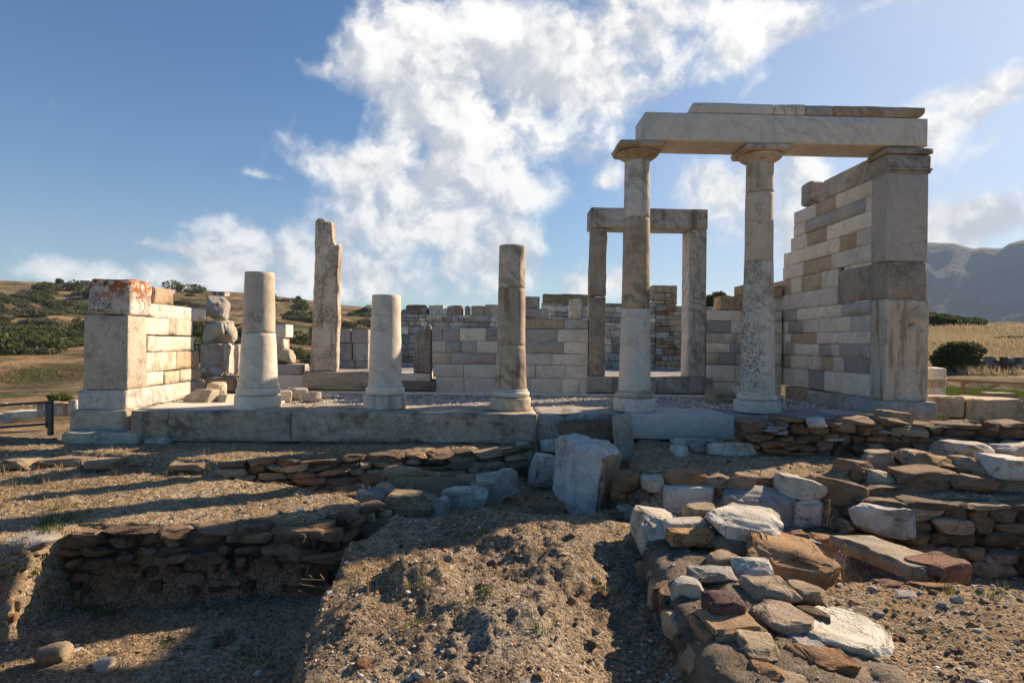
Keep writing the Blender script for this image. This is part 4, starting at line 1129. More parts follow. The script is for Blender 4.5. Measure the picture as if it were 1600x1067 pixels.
mb = rubble_wall(xB(846), xB(1024), YB, .2, zY(930, 473, YB), .5, None, 2, mb=mb)
mb = rubble_wall(xB(1020), xB(1058), YB + .05, zY(1030, 480, YB), zY(1030, 445, YB), .5, None, 9, mb=mb, tints=('tan', 'warm'))
mb = rubble_wall(xB(1024), xB(1180), YB - .1, .2, zY(1040, 478, YB), .5, None, 3, mb=mb, tints=('warm', 'tan', 'brown', 'grey'), lmin=.12, lmax=.5, hmin=.12, hmax=.22)
mb.build('rubble_courses', M['worn'], bw)
one('wall_core', 'worn', xB(612), xB(1170), YB + .12, YB + .45, .2, zBk(500), 'umber', bw)
bg = 'loose blocks along the top of the rear wall'
k5 = lambda v: 610 + v / 5
m5 = lambda v: 450 + v / 5
for (a, b, yt, yb, tn, kd, lb) in (
        (75, 212, 165, 218, 'dgrey', 'rock', 'low dark humped stone at the left end of the rear wall top'),
        (112, 290, 130, 200, 'brown', 'rock', 'reddish brown boulder behind the humped stone on the rear wall top'),
        (222, 300, 138, 218, 'dgrey', 'rock', 'dark pointed stone leaning on the grey squared block of the rear wall'),
        (298, 415, 135, 205, 'pale', 'box', 'grey squared block on the rear wall, fourth from its left end'),
        (385, 445, 163, 205, 'cream', 'box', 'small pale block right of the grey squared block on the rear wall'),
        (435, 580, 135, 206, 'tan', 'rock', 'rough brownish boulder midway along the left part of the rear wall top'),
        (578, 630, 138, 208, 'bluegrey', 'rock', 'narrow pointed blue grey stone on the rear wall top'),
        (630, 740, 139, 180, 'tan', 'box', 'flat tan block on the rear wall top, left of the middle column'),
        (738, 850, 130, 180, 'warm', 'box', 'squared block on the rear wall top, half hidden by the middle column')):
    stone_at('loose_block', k5(a), k5(b), m5(yt), 496, dB + .05, .4, tn, 'block', lb, 'stone block', grp=bg, kind=kd, box=.35, r=.03, rough=.05)
stone_at('loose_block', 849, 921, 460, 473.5, dB, .5, (.33, .25, .17, .3), 'drum_speck', 'long lichen covered slab on the rear wall left of the tall doorway', 'stone block', grp=bg, kind='box', r=.03)

# left inner wall seen through the broken doorway
lw = thing('inner_wall', (-4.6, 8, .2), 'dark stub of big smooth blocks seen through the broken left doorway', 'marble wall')
for (a, b, yt, yb, tn) in ((420, 540, 210, 338, 'bluegrey'), (545, 712, 213, 343, 'bluegrey'), (400, 553, 345, 508, 'dgrey'), (558, 712, 343, 515, 'bluegrey'), (398, 578, 513, 610, 'grey'), (580, 712, 515, 610, 'dgrey')):
    pa, pb = onY(k6(a), l6(yb), 8.0), onY(k6(b), l6(yt), 8.0)
    one('block', 'worn', pa.x, pb.x, 8.0, 8.5, pa.z, pb.z, tn, lw, r=.02, gap=.015)

# ------------------------------------------------------------------ ruined walls and stones in front of the temple
def hor(px): return 536.3 + .0129 * (px - 800)


def S(px0, px1, pyt, pyb, zb, dep, tn, mat='rubble', parent=None, label=None, cat='stone', name='stone', grp=None, kind='rock', sd=None, level=3, box=.34, cuts=8, rough=.06, rx=0, ry=0, rz=0, strata=0, emb=.05, cutp=None, r=.025, chip=.09, seg=.035, d=None, maxseg=26):
    pc = (px0 + px1) / 2
    d = d or (CH - zb) * F / (pyb - hor(pc))
    zt = P(pc, pyt, d + dep * .75).z
    a, b = P(px0, pyb, d + dep * .25), P(px1, pyb, d + dep * .25)
    sx = b.x - a.x; sz = max(.035, zt - zb) + emb
    c_ = np.array([(a.x + b.x) / 2, P(pc, pyb, d + dep * .5).y, zt - sz / 2])
    sd = sd if sd is not None else rng.randrange(9999)
    mb = MB(); tt = tint_of(tn) if isinstance(tn, str) else tn
    if kind == 'rock':
        flatness = sz / max(sx, .01)
        if mat == 'schist' and not strata: strata = 26
        if level == 3 and max(sx, sz) > .13: level = 4
        V, T = rock((sx, dep, sz), sd, level, box, cuts, rough, strata); V = rot(V, rx, ry, rz); mb.add(V + c_, None, T, tint=tt)
    else:
        V, Q = rbox((sx, dep, sz), r, rough * .3, chip, sd, seg, cuts=cutp, maxseg=maxseg); V = rot(V, rx, ry, rz); mb.add(V + c_, Q, tint=tt)
    o = mb.build(name, M[mat], parent, sharp=24)
    if parent is None: tag(o, label, cat, grp)
    elif label: o['label'] = label
    return o


def dwall(name, label, p0, p1, z0, z1, thick, seed, rows=5, lmin=.16, lmax=.5, tints=('brown', 'rust', 'umber', 'orange', 'tan', 'brown', 'sand'), mat='schist', cap=True, mx=88, cat='dry stone wall', jag=.05, backup=.08, skip=0):
    """one wall of loose bedded stones; every stone a mesh of its own. p = (column, distance)"""
    rl = random.Random(seed); a = np.array(W(*p0)); b = np.array(W(*p1)); L = np.linalg.norm(b - a); u = (b - a) / L; nrm = np.array([u[1], -u[0]])
    if nrm[1] > 0: nrm = -nrm
    w_ = thing(name, (float((a + b)[0] / 2), float((a + b)[1] / 2), z0), label, cat)
    ang = math.degrees(math.atan2(u[1], u[0])); z = z0; n = 0
    hs = [rl.uniform(.8, 1.25) for _ in range(rows)]; k = (z1 - z0) / sum(hs); hs = [h * k for h in hs]
    for ri, h in enumerate(hs):
        x = -rl.uniform(0, .15)
        while x < L and n < mx:
            l = rl.uniform(lmin, lmax); hh = h * rl.uniform(.75, 1.2)
            if rl.random() < skip: x += l * .9; continue
            dep = thick * rl.uniform(.45, .75)
            V, T = rock((l * 1.05, dep, hh * 1.15), rl.randrange(9999), 3, .30, 9, .09, 14)
            V = rot(V, rl.uniform(-4, 4), rl.uniform(-5, 5), ang + rl.uniform(-8, 8))
            c_ = a + u * (x + l / 2) - nrm * (dep / 2 - .0 + rl.uniform(-.03, .04)) + nrm * (1 - (z - z0) / max(.01, z1 - z0)) * backup
            mb = MB(); mb.add(V + np.array([c_[0], c_[1], z + hh / 2 + rl.uniform(-.01, .01)]), None, T, tint=tint_of(rl.choice(tints)))
            mb.build('stone', M[mat], w_, sharp=24); n += 1; x += l * .97
        z += h
    if cap:
        x = 0
        while x < L:
            l = rl.uniform(.25, .6); dep = thick * rl.uniform(.8, 1.15)
            V, T = rock((l, dep, rl.uniform(.05, .11)), rl.randrange(9999), 3, .3, 7, .06, 22); V = rot(V, rl.uniform(-4, 4), rl.uniform(-5, 5), ang + rl.uniform(-12, 12))
            c_ = a + u * (x + l / 2) - nrm * (dep / 2 - .02)
            if rl.random() < .93:
                mb = MB(); mb.add(V + np.array([c_[0], c_[1], z1 + .02 + rl.uniform(-.02, jag)]), None, T, tint=tint_of(rl.choice(tints))); mb.build('cap_stone', M[mat], w_, sharp=24)
            x += l * .93
    # earth and small fill behind the face
    mb = MB(); V, Q = rbox((L, thick * .8, z1 - z0 + .02), .05, .03, .05, seed, .07, maxseg=90); V = rot(V, 0, 0, ang); c_ = (a + b) / 2 - nrm * (thick * .5 + .07)
    mb.add(V + np.array([c_[0], c_[1], (z0 + z1) / 2]), Q, tint=(.20, .145, .10, .4)); mb.build('earth_fill', M['mortar'], w_)
    return w_


# --- mortared wall nearest the camera
fw = thing('ruined_wall', (.95, -6.2, -.9), 'broad mortared stump of mixed stones running away from the viewer beside the shaded hollow', 'ruined wall')
mb = MB(); a = P(1010, 800, 5.25); b = P(1400, 900, 2.0)
xx0, xx1 = P(1040, 900, 3.9).x, P(1290, 900, 3.9).x
V, Q = rbox((xx1 - xx0 + .06, 3.45, .95), .13, .0, 0, 3, .032, maxseg=120)
V = V + np.array([(xx0 + xx1) / 2, CY + 3.55, -.472 - .475])
kk = np.column_stack([V[:, 0], V[:, 1], V[:, 2]])
up = np.clip((V[:, 2] + .7) / .2, 0, 1)
V[:, 2] += (fbm(kk, 2.2, 3, 61) * .03 + fbm(kk, 7, 4, 62, .6) * .045 + fbm(kk, 20, 4, 63, .65) * .030) * up
V[:, 2] -= .08 * np.clip((V[:, 0] - xx0 - .45) / .5, 0, 1) * np.clip((4.4 - (V[:, 1] - CY)) / 1.2, 0, 1) * up + .01 * up
V[:, 0] += fbm(kk, 3.1, 5, 64, .6) * .10
V[:, 0] += np.interp(V[:, 1] - CY, [1.8, 3.5, 5.3], [-.10, 0, .12])
core_top = V[V[:, 2] > -.56]; mb.add(V, Q, tint=(.29, .235, .17, .3)); mb.build('mortar_core', M['mortar'], fw)
for a in [
    (996, 1084, 796, 874, -.64, .42, 'white', 'boulder', dict(ry=10, rz=12, sd=4, box=.3, level=4, cuts=6)),
    (986, 1028, 828, 897, -.85, .3, 'bluegrey', 'boulder', dict(rz=20, ry=8)),
    (1076, 1122, 781, 820, -.44, .2, 'tan', 'rubble', dict()),
    (1116, 1230, 788, 856, -.44, .50, 'pale', 'boulder', dict(ry=9, rz=-14, sd=11, box=.3, level=4, cuts=5)),
    (1044, 1104, 811, 834, -.42, .16, 'pale', 'schist', dict(kind='box')), (1048, 1114, 824, 846, -.42, .12, 'orange', 'schist', dict(kind='box', rz=3, chip=.05)),
    (1186, 1308, 836, 934, -.62, .5, 'orange', 'schist', dict(ry=10, rz=-20, sd=9, box=.3, level=4, cuts=6)),
    (1060, 1114, 896, 1022, -.80, .24, 'pale', 'boulder', dict(ry=-10, rz=10, sd=15, box=.4)),
    (1092, 1160, 924, 970, -.46, .17, 'purple', 'block', dict(level=4, rough=.09)), (1101, 1188, 956, 1022, -.55, .25, (.42, .27, .15, .3), 'rubble', dict(kind='box', r=.04, rz=4, seg=.02, chip=.12)),
    (1198, 1276, 943, 988, -.46, .27, 'tan', 'block', dict()), (1170, 1246, 903, 944, -.45, .26, 'tan', 'block', dict()),
    (1288, 1406, 962, 1050, -.58, .44, 'white', 'boulder', dict(ry=9, rz=-30, sd=23, box=.3, level=4, cuts=6)), (1254, 1342, 1006, 1070, -.54, .24, 'rust', 'schist', dict(ry=8, strata=40)),
    (1166, 1230, 990, 1030, -.46, .2, 'tan', 'block', dict()), (1094, 1176, 1020, 1086, -.66, .3, 'grey', 'block', dict()), (1174, 1222, 1034, 1066, -.48, .12, 'orange', 'rubble', dict()),
    (1112, 1166, 858, 884, -.44, .2, 'sand', 'block', dict()), (1086, 1152, 880, 908, -.44, .2, 'grey', 'block', dict()), (1050, 1092, 866, 914, -.70, .22, 'brown', 'rubble', dict()),
    (1226, 1300, 904, 946, -.48, .22, 'sand', 'block', dict()), (1150, 1206, 866, 900, -.44, .2, 'pale', 'block', dict()), (1210, 1290, 1052, 1100, -.50, .2, 'sand', 'block', dict()),
    (1336, 1400, 1046, 1090, -.54, .2, 'tan', 'block', dict()), (1052, 1088, 936, 1000, -1.0, .2, 'brown', 'rubble', dict()), (1240, 1292, 984, 1012, -.46, .2, 'grey', 'block', dict()),
    (1118, 1170, 838, 862, -.44, .2, 'brown', 'block', dict()), (1216, 1292, 1018, 1058, -.50, .24, 'pale', 'block', dict()), (1288, 1356, 1074, 1122, -.54, .24, 'sand', 'rubble', dict()), (1176, 1240, 1070, 1120, -.5, .24, 'brown', 'rubble', dict()), (1396, 1462, 1052, 1104, -.57, .24, 'sand', 'schist', dict()), (1346, 1404, 1000, 1040, -.56, .2, 'tan', 'block', dict()), (1150, 1200, 1070, 1110, -.5, .2, 'pale', 'block', dict()), (1066, 1104, 1000, 1050, -1.0, .2, 'umber', 'rubble', dict()), (1256, 1300, 948, 975, -.48, .15, 'umber', 'block', dict()),
]:
    g_ = (a[1] - a[0]) * .05; S(a[0] - g_, a[1] + g_, a[2], a[3], a[4], a[5] * 1.3, a[6], a[7], fw, **a[8])

for i in range(34):                         # stones showing in the wall's shaded left flank
    d_ = 2.35 + (i // 2) * .17 + rng.uniform(-.04, .04); zz_ = -.62 - .22 * (i % 2) + rng.uniform(-.03, .03)
    mb = MB(); V, T = rock((rng.uniform(.16, .26), rng.uniform(.14, .26), rng.uniform(.12, .2)), i * 7, 3, .34, 8, .07); xx_ = xx0 - .01 + float(np.interp(d_, [1.8, 3.5, 5.3], [-.10, 0, .12])) + (.1 if d_ > 4.6 else 0)
    mb.add(V + np.array([xx_ + .04, CY + d_, zz_]), None, T, tint=tint_of(rng.choice(('brown', 'umber', 'grey', 'tan', 'brown')))); mb.build('stone', M['rubble'], fw, sharp=24)
mb = MB(); V0_, T0_ = ico(1); rq = np.random.RandomState(5)
for i in rq.choice(len(core_top), min(len(core_top), 1500)):
    s_ = .003 * (4.5 ** (rq.rand() ** 2)); mb.add(V0_ * np.array([1, 1, .6]) * s_ * rq.uniform(.6, 1.3, (len(V0_), 1)) + core_top[i], None, T0_, tint=tint_of(('sand', 'tan', 'brown', 'umber', 'grey', 'pale')[rq.randint(6)]))
ch_ = mb.build('mortar_chips', M['rubble'], fw, smooth=False); ch_['kind'] = 'stuff'
# --- wall of big squared stones behind it
wc = thing('ruined_wall', (2.2, -3.8, -.8), 'low bank of big pale squared stones with brown rubble packed along its top', 'ruined wall')
for a in [
    (1022, 1128, 754, 803, -.72, .36, 'pale', 'boulder', dict(sd=7, box=.3, level=4, cuts=5)), (1127, 1243, 756, 825, -.80, .42, 'grey', 'boulder', dict(sd=29, box=.32, level=4, cuts=5)),
    (1220, 1289, 743, 783, -.54, .36, 'white', 'boulder', dict(ry=8)), (1237, 1279, 778, 823, -.80, .26, 'pale', 'schist', dict(kind='box', chip=.1)), (1272, 1356, 743, 786, -.55, .46, 'brown', 'schist', dict(ry=8, rz=-12)),
    (1032, 1104, 733, 760, -.46, .36, 'orange', 'rubble', dict()), (1096, 1144, 737, 762, -.46, .3, 'tan', 'rubble', dict()), (1138, 1188, 737, 766, -.46, .3, 'sand', 'rubble', dict()), (1182, 1232, 741, 762, -.46, .3, 'brown', 'schist', dict()),
    (1118, 1138, 757, 776, -.55, .2, 'orange', 'rubble', dict()), (1286, 1356, 774, 806, -.80, .3, 'umber', 'schist', dict()), (1276, 1330, 800, 826, -.88, .3, 'umber', 'rubble', dict()), (1262, 1280, 764, 784, -.6, .2, 'brown', 'rubble', dict()),
]:
    S(*a[:6], a[6], a[7], wc, **a[8])
rg = 'loose stones piled at the corner between the boulder and the stone bank'
for a in [
    (960, 1008, 732, 764, -.50, .3, 'brown', 'rubble', 'dark brown stone on top of the pile right of the big marble boulder'),
    (983, 1024, 760, 800, -.72, .25, 'umber', 'schist', 'dark upright stone in the middle of the pile right of the boulder'),
    (1002, 1042, 741, 764, -.48, .25, 'pale', 'rubble', 'flat pale stone at the top of the pile, left of the orange rubble'),
    (967, 1000, 781, 813, -.82, .2, 'white', 'boulder', 'small white block low in the pile right of the boulder'),
    (938, 982, 791, 822, -.88, .25, 'brown', 'rubble', 'brown stone at the foot of the boulder, under the small white block'),
    (968, 993, 823, 843, -.86, .15, 'orange', 'rubble', 'small orange brown stone beside the white stone on the earth'),
    (956, 988, 746, 778, -.62, .25, 'orange', 'rubble', 'orange stone wedged against the right side of the boulder'),
    (1010, 1044, 757, 795, -.75, .2, 'brown', 'rubble', 'brown stone touching the left end of the big pale block'),
]:
    S(*a[:8], None, a[8], grp=rg)
S(925, 973, 811, 840, -.84, .25, 'white', 'boulder', None, 'angular white stone lying alone on the brown earth below the boulder', sd=13)

# --- the big split marble boulder
d_ = 6.95; c0 = P(918, 745, d_ + .25)
V, Q = rbox((.46, .52, .88), .04, .02, .10, 8, .03, cuts=[((1, 0, 1.1), .37), ((-.9, 0, -1), .37), ((.1, -.6, 1), .46), ((-1, .2, 1.1), .44)], maxseg=40)
tt = np.tile(np.array([.62, .60, .56, .3]), (len(V), 1)); br = V[:, 0] > .195; tt[br] = (.42, .28, .17, .3)
V = rot(V, 0, 6, -34); mb = MB(); mb.add(V + np.array([c0.x + .06, c0.y, c0.z - .03]), Q, tint=tt)
V, Q = rbox((.34, .42, .78), .05, .02, .10, 18, .03, cuts=[((.9, 0, 1.1), .34), ((-.9, 0, -1), .30), ((-.8, 0, 1), .37), ((0, -.7, 1), .42)], maxseg=40)
V = rot(V, 0, 4, -34); mb.add(V + np.array([c0.x - .16, c0.y + .12, c0.z + .08]), Q, tint=(.60, .58, .55, .8))
tag(mb.build('boulder', M['boulder'], sharp=30), 'big upright white marble boulder with a split down it and a brown broken face', 'boulder')
hg = 'rubble heap between the platform and the big boulder'
for a in [
    (826, 875, 706, 764, -.88, .35, 'pale', 'block', 'squarish lichen marked stone set just left of the big boulder', dict(box=.3, cuts=9, rough=.08)),
    (809, 831, 701, 744, -.85, .2, 'white', 'boulder', 'narrow white upright stone at the left end of the heap by the boulder', dict(ry=6)),
    (814, 848, 688, 709, -.55, .3, 'brown', 'rubble', 'brown stone on top of the heap above the narrow white upright stone', {}),
    (844, 890, 682, 703, -.50, .3, 'pale', 'boulder', 'pale flat stone on the heap just behind the boulder top', {}),
    (834, 866, 697, 714, -.62, .25, 'tan', 'rubble', 'tan stone on the lichen marked block left of the boulder', {}),
    (800, 828, 689, 722, -.66, .25, 'grey', 'rubble', 'grey stone where the earth ledge meets the heap', {}),
    (928, 966, 681, 708, -.55, .3, 'umber', 'rubble', 'dark stone under the brown humped rock in front of the platform', {}),
    (936, 968, 700, 724, -.62, .3, 'grey', 'rubble', 'dark grey stone at the foot of the leaning upright slab', {}),
    (866, 964, 655, 706, -.44, .6, 'umber', 'schist', 'large brown humped rock lying against the dark gap of the platform', dict(box=.6, cuts=4, level=4)),
]:
    S(*a[:8], None, a[8], grp=hg, **a[9])
S(961, 989, 645, 715, -.50, .13, 'grey', 'boulder', None, 'leaning upright grey slab standing before the platform gap', cat='stone slab', name='slab', kind='box', ry=-6, r=.03)
wg = 'low row of pale stones in the shade before the platform'
for a in [
    (1049, 1080, 695, 713, -.38, .2, 'pale', 'small rounded pale stone at the left end of the shaded row'), (1050, 1112, 685, 697, -.34, .2, 'pale', 'long thin pale stone at the back left of the shaded row'),
    (1078, 1128, 686, 710, -.38, .25, 'dgrey', 'dark mossy stone in the middle of the shaded row'), (1108, 1188, 691, 713, -.38, .22, 'pale', 'longest pale slab at the right end of the shaded row'),
    (1120, 1162, 681, 695, -.33, .22, 'tan', 'flat tan stone behind the longest slab of the shaded row')]:
    S(*a[:6], a[6], 'boulder', None, a[7], grp=wg)

# --- dry stone wall in front of the right pier
wa = dwall('dry_stone_wall', 'brown dry stone wall crossing in front of the tall right pier', (1168, 8.15), (1720, 7.9), -.42, .03, .55, 5, rows=4, lmin=.14, lmax=.42, mx=80, tints=('brown', 'rust', 'umber', 'brown', 'tan', 'umber'))
for a in [(1261, 1292, 650, 674, 'white'), (1294, 1324, 683, 699, 'white'), (1376, 1391, 671, 682, 'white'), (1370, 1432, 640, 657, 'tan'), (1464, 1508, 681, 713, 'sand')]:
    S(a[0], a[1], a[2], a[3], 0, .22, a[4], 'boulder' if a[4] == 'white' else 'schist', wa, d=7.98 if a[4] != 'tan' else 8.2, emb=.0, name='stone')
# left ragged end of that wall
for i in range(12):
    px = 1160 + rng.random() * 60; S(px, px + rng.uniform(22, 50), 652 + i * 3.6 + (i % 3) * 3, 668 + i * 3.9, 0, .3, rng.choice(('brown', 'umber', 'rust', 'grey')), 'schist', wa, d=8.05 - (i % 3) * .06, emb=.02, level=2)

# --- slabs on the right
wb = thing('ruined_wall', (3.8, -3.4, -.5), 'collapsed wall of flat tan and orange slabs above the dark pit', 'ruined wall')
for a in [
    (1316, 1366, 717, 750, -.44, .35, 'brown', 'schist'), (1346, 1404, 702, 732, -.38, .4, 'tan', 'schist'), (1402, 1466, 701, 726, -.33, .45, 'tan', 'schist'), (1436, 1524, 710, 742, -.36, .45, 'orange', 'schist'),
    (1498, 1542, 711, 744, -.36, .35, 'tan', 'schist'), (1358, 1398, 733, 760, -.48, .3, 'white', 'boulder'), (1392, 1492, 728, 768, -.50, .45, 'brown', 'schist'), (1482, 1514, 727, 758, -.46, .3, 'umber', 'schist'),
    (1492, 1566, 739, 768, -.46, .4, 'brown', 'schist'), (1343, 1458, 752, 788, -.60, .5, 'brown', 'schist'), (1476, 1566, 688, 718, -.28, .5, 'pale', 'boulder'), (1548, 1650, 689, 714, -.25, .5, 'pale', 'boulder'),
    (1528, 1640, 710, 746, -.32, .5, 'pale', 'boulder'), (1500, 1575, 764, 802, -.78, .4, 'umber', 'rubble'), (1508, 1565, 795, 832, -.98, .35, 'grey', 'rubble'), (1438, 1504, 760, 792, -.72, .4, 'umber', 'rubble'),
    (1556, 1640, 812, 852, -1.05, .4, 'umber', 'rubble'), (1600, 1720, 700, 750, -.34, .5, 'tan', 'schist'), (1380, 1440, 740, 760, -.48, .3, 'orange', 'schist'), (1320, 1350, 752, 785, -.66, .3, 'brown', 'rubble'),
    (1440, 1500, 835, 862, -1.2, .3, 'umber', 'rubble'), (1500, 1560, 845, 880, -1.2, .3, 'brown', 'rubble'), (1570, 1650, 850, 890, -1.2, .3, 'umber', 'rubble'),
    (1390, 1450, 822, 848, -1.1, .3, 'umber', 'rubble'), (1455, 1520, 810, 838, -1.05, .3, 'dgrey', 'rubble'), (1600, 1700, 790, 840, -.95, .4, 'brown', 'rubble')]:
    fl = a[7] == 'schist'
    S(*a[:8], wb, box=.3, ry=rng.uniform(-5, 7), rz=rng.uniform(-16, 10), strata=24 if fl else 0, level=3)
S(1331, 1436, 782, 836, -.78, .46, 'pale', 'boulder', None, 'thick pale grey slab jutting out over the pit, sunlit along its top', name='slab', cat='stone slab', sd=41, box=.3, level=4, cuts=5, ry=6, rz=-10)
S(1416, 1500, 785, 822, -.80, .4, 'grey', 'schist', None, 'dull grey flat block in the shade right of the pale jutting slab', name='slab', cat='stone slab', box=.3)
S(1344, 1400, 817, 852, -.95, .3, 'orange', 'rubble', None, 'orange stone under the pale jutting slab at the pit edge')
S(1538, 1670, 732, 816, -.82, .55, 'tan', 'block', None, 'large rough tan boulder at the right edge above the pit', name='boulder', cat='boulder', sd=6, box=.45, level=4, rough=.08, ry=-8)
c1 = P(1394, 868, 4.90); V, Q = rbox((.44, .98, .11), .02, .014, .07, 31, .03, maxseg=50); V = rot(V, -4, 3, 5); mb = MB(); mb.add(V + np.array([c1.x, c1.y + .02, -.605]), Q, tint=(.40, .34, .25, .2))
tag(mb.build('slab', M['schist']), 'long flat tan slab bridging the dark pit towards the viewer', 'stone slab')
for a in [
    (1427, 1514, 869, 909, -.60, .3, 'red', 'block', 'dusty red block at the near end of the bridging slab', dict(box=.26, cuts=5, rz=14, ry=-6, rough=.05)),
    (1369, 1416, 903, 927, -.58, .17, 'red', 'block', 'small reddish stone on the pit rim left of the rusty long one', {}),
    (1412, 1492, 907, 932, -.58, .15, 'rust', 'schist', 'long rusty stone on the pit rim below the red block', {}),
    (1397, 1440, 922, 940, -.57, .13, 'bluegrey', 'boulder', 'small blue grey stone in front of the rusty stones on the rim', {}),
    (1311, 1350, 935, 951, -.57, .1, 'grey', 'block', 'thin grey stone lying on the gravelly ground beside the mortared wall', dict(kind='box', r=.015)),
    (1519, 1551, 1007, 1023, -.57, .09, 'pale', 'boulder', 'single smooth pale pebble on the bare ground at the lower right', dict(box=.7, cuts=2)),
    (1245, 1299, 837, 874, -.78, .3, 'bluegrey', 'boulder', 'blue grey stone behind the orange slab of the mortared wall', {}),
    (1266, 1316, 832, 860, -.74, .3, 'orange', 'schist', 'orange flat stone next to the blue grey one by the pit', {}),
    (1222, 1264, 825, 852, -.70, .25, 'brown', 'rubble', 'brown stone in the gap between the two ruined walls', {}),
    (1290, 1326, 855, 882, -.90, .25, 'grey', 'rubble', 'grey rounded stone hanging over the left rim of the pit', {})]:
    S(*a[:8], None, a[8], **a[9])

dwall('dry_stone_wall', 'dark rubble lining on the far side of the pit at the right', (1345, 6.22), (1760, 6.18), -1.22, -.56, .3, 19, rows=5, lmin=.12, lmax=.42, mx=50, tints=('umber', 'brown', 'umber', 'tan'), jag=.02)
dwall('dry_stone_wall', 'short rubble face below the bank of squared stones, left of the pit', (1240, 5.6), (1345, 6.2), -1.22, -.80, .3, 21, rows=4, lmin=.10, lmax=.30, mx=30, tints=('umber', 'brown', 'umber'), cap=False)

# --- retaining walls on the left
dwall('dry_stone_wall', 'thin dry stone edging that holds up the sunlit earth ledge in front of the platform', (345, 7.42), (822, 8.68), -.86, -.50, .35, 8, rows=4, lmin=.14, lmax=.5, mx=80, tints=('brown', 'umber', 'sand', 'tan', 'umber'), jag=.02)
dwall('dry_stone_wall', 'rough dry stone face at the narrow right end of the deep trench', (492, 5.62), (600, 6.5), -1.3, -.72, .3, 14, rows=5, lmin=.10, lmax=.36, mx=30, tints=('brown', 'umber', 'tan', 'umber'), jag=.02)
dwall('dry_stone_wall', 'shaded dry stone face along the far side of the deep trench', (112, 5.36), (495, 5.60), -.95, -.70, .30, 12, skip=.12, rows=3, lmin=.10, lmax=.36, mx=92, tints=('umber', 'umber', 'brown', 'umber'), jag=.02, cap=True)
sg = 'flat slabs along the left edge of the earth ledge'
for i, (x0, x1, y0, y1, lb) in enumerate(((-30, 62, 712, 729, 'leftmost flat slab of the ledge edge, cut by the picture frame'), (58, 140, 711, 728, 'second flat slab from the left along the ledge edge'), (136, 205, 713, 730, 'third flat slab from the left along the ledge edge'),
                                          (200, 268, 711, 727, 'fourth flat slab along the ledge edge, below the left pier'), (262, 332, 717, 733, 'fifth flat slab along the ledge edge, near the stone edging'), (22, 104, 795, 812, 'broad flat slab on the lip at the left end of the trench'))):
    S(x0, x1, y0, y1, -.56 if y1 < 780 else -.66, .5, 'sand', 'schist', None, lb, grp=sg, name='slab', cat='stone slab', box=.3, emb=.04)
S(-40, 72, 831, 850, -.62, .5, 'grey', 'schist', None, 'flat grey slab capping the crumbling sunlit earth bank at the left edge', name='slab', cat='stone slab', box=.3)

mb = MB(); rq = np.random.RandomState(31)
for i in range(70):                        # clods and stones bedded in the cut face of the bank
    dd_ = rq.uniform(4.6, 5.5); x_b, y_b = W(float(np.interp(dd_, [4.7, 5.5], [-4, 118])), dd_); zz_ = rq.uniform(-1.25, -.66)
    V, T = rock((rq.uniform(.06, .2), rq.uniform(.08, .2), rq.uniform(.04, .12)), i, 3, .36, 7, .09); mb.add(V + np.array([x_b - .06 + (.66 + zz_) * -.10, y_b, zz_]), None, T, tint=tint_of(('sand', 'tan', 'brown', 'orange', 'sand')[rq.randint(5)]))
for i in range(40):
    px_ = rq.uniform(115, 500); q_ = W(px_, float(np.interp(px_, [112, 380, 500], [5.46, 5.56, 5.66]))); zz_ = rq.uniform(-1.27, -.92)
    V, T = rock((rq.uniform(.05, .2), rq.uniform(.08, .16), rq.uniform(.03, .11)), i + 200, 3, .36, 7, .09); mb.add(V + np.array([q_[0], q_[1], zz_]), None, T, tint=tint_of(('umber', 'sand', 'brown', 'umber')[rq.randint(4)]))
tag(mb.build('bank_rubble', M['rubble'], sharp=24), 'clods and stones bedded in the crumbling banks of the left trench', 'rubble', kind='stuff')

# --- stone ring
hr = thing('stone_ring', (-.7, -2.3, -.85), 'shallow ring of flat stones, perhaps an old basin, in the shade before the platform', 'stone ring')
for a in [
    (550, 587, 762, 787, -.84, .25, 'white'), (574, 607, 763, 787, -.84, .25, 'bluegrey'), (586, 617, 754, 777, -.78, .25, 'tan'), (596, 682, 767, 802, -.86, .32, 'sand'), (670, 702, 775, 802, -.86, .3, 'grey'),
    (690, 765, 762, 792, -.86, .32, 'pale'), (598, 628, 782, 803, -.9, .2, 'brown'), (734, 802, 750, 774, -.80, .3, 'tan'), (768, 810, 734, 767, -.74, .3, 'grey'), (596, 662, 731, 753, -.72, .3, 'sand'), (744, 802, 738, 757, -.72, .3, 'pale'), (597, 611, 787, 799, -.88, .1, 'white'), (650, 700, 790, 808, -.93, .2, 'umber')]:
    S(a[0], a[1], a[2] - 3, a[3], a[4] + .05, a[5], a[6], 'schist' if a[6] in ('sand', 'tan', 'pale') else 'rubble', hr, box=.32, emb=.12)
S(610, 775, 738, 779, -.86, .16, 'sand', 'block', hr, kind='box', name='back_slab', rx=-14, rough=.12, chip=.25, r=.05)

# --- loose stones in the trench
tg = 'stray stones on the trench floor'
for a in [(54, 100, 1003, 1042, 'tan', 'flat tan stone on the trench floor, nearest the left corner'), (139, 166, 1027, 1055, 'white', 'small white stone standing on the trench floor'), (68, 104, 983, 1006, 'tan', 'tan flake just behind the flat stone on the trench floor'),
          (94, 114, 1029, 1043, 'bluegrey', 'little blue grey stone between the flat tan and the white one'), (98, 124, 928, 950, 'orange', 'orange stone where the sunlit bank meets the trench floor'), (262, 292, 960, 978, 'sand', 'brownish stone in the dark middle of the trench')]:
    S(a[0], a[1], a[2], a[3], -1.31, .16, a[4], 'block', None, a[5], grp=tg)

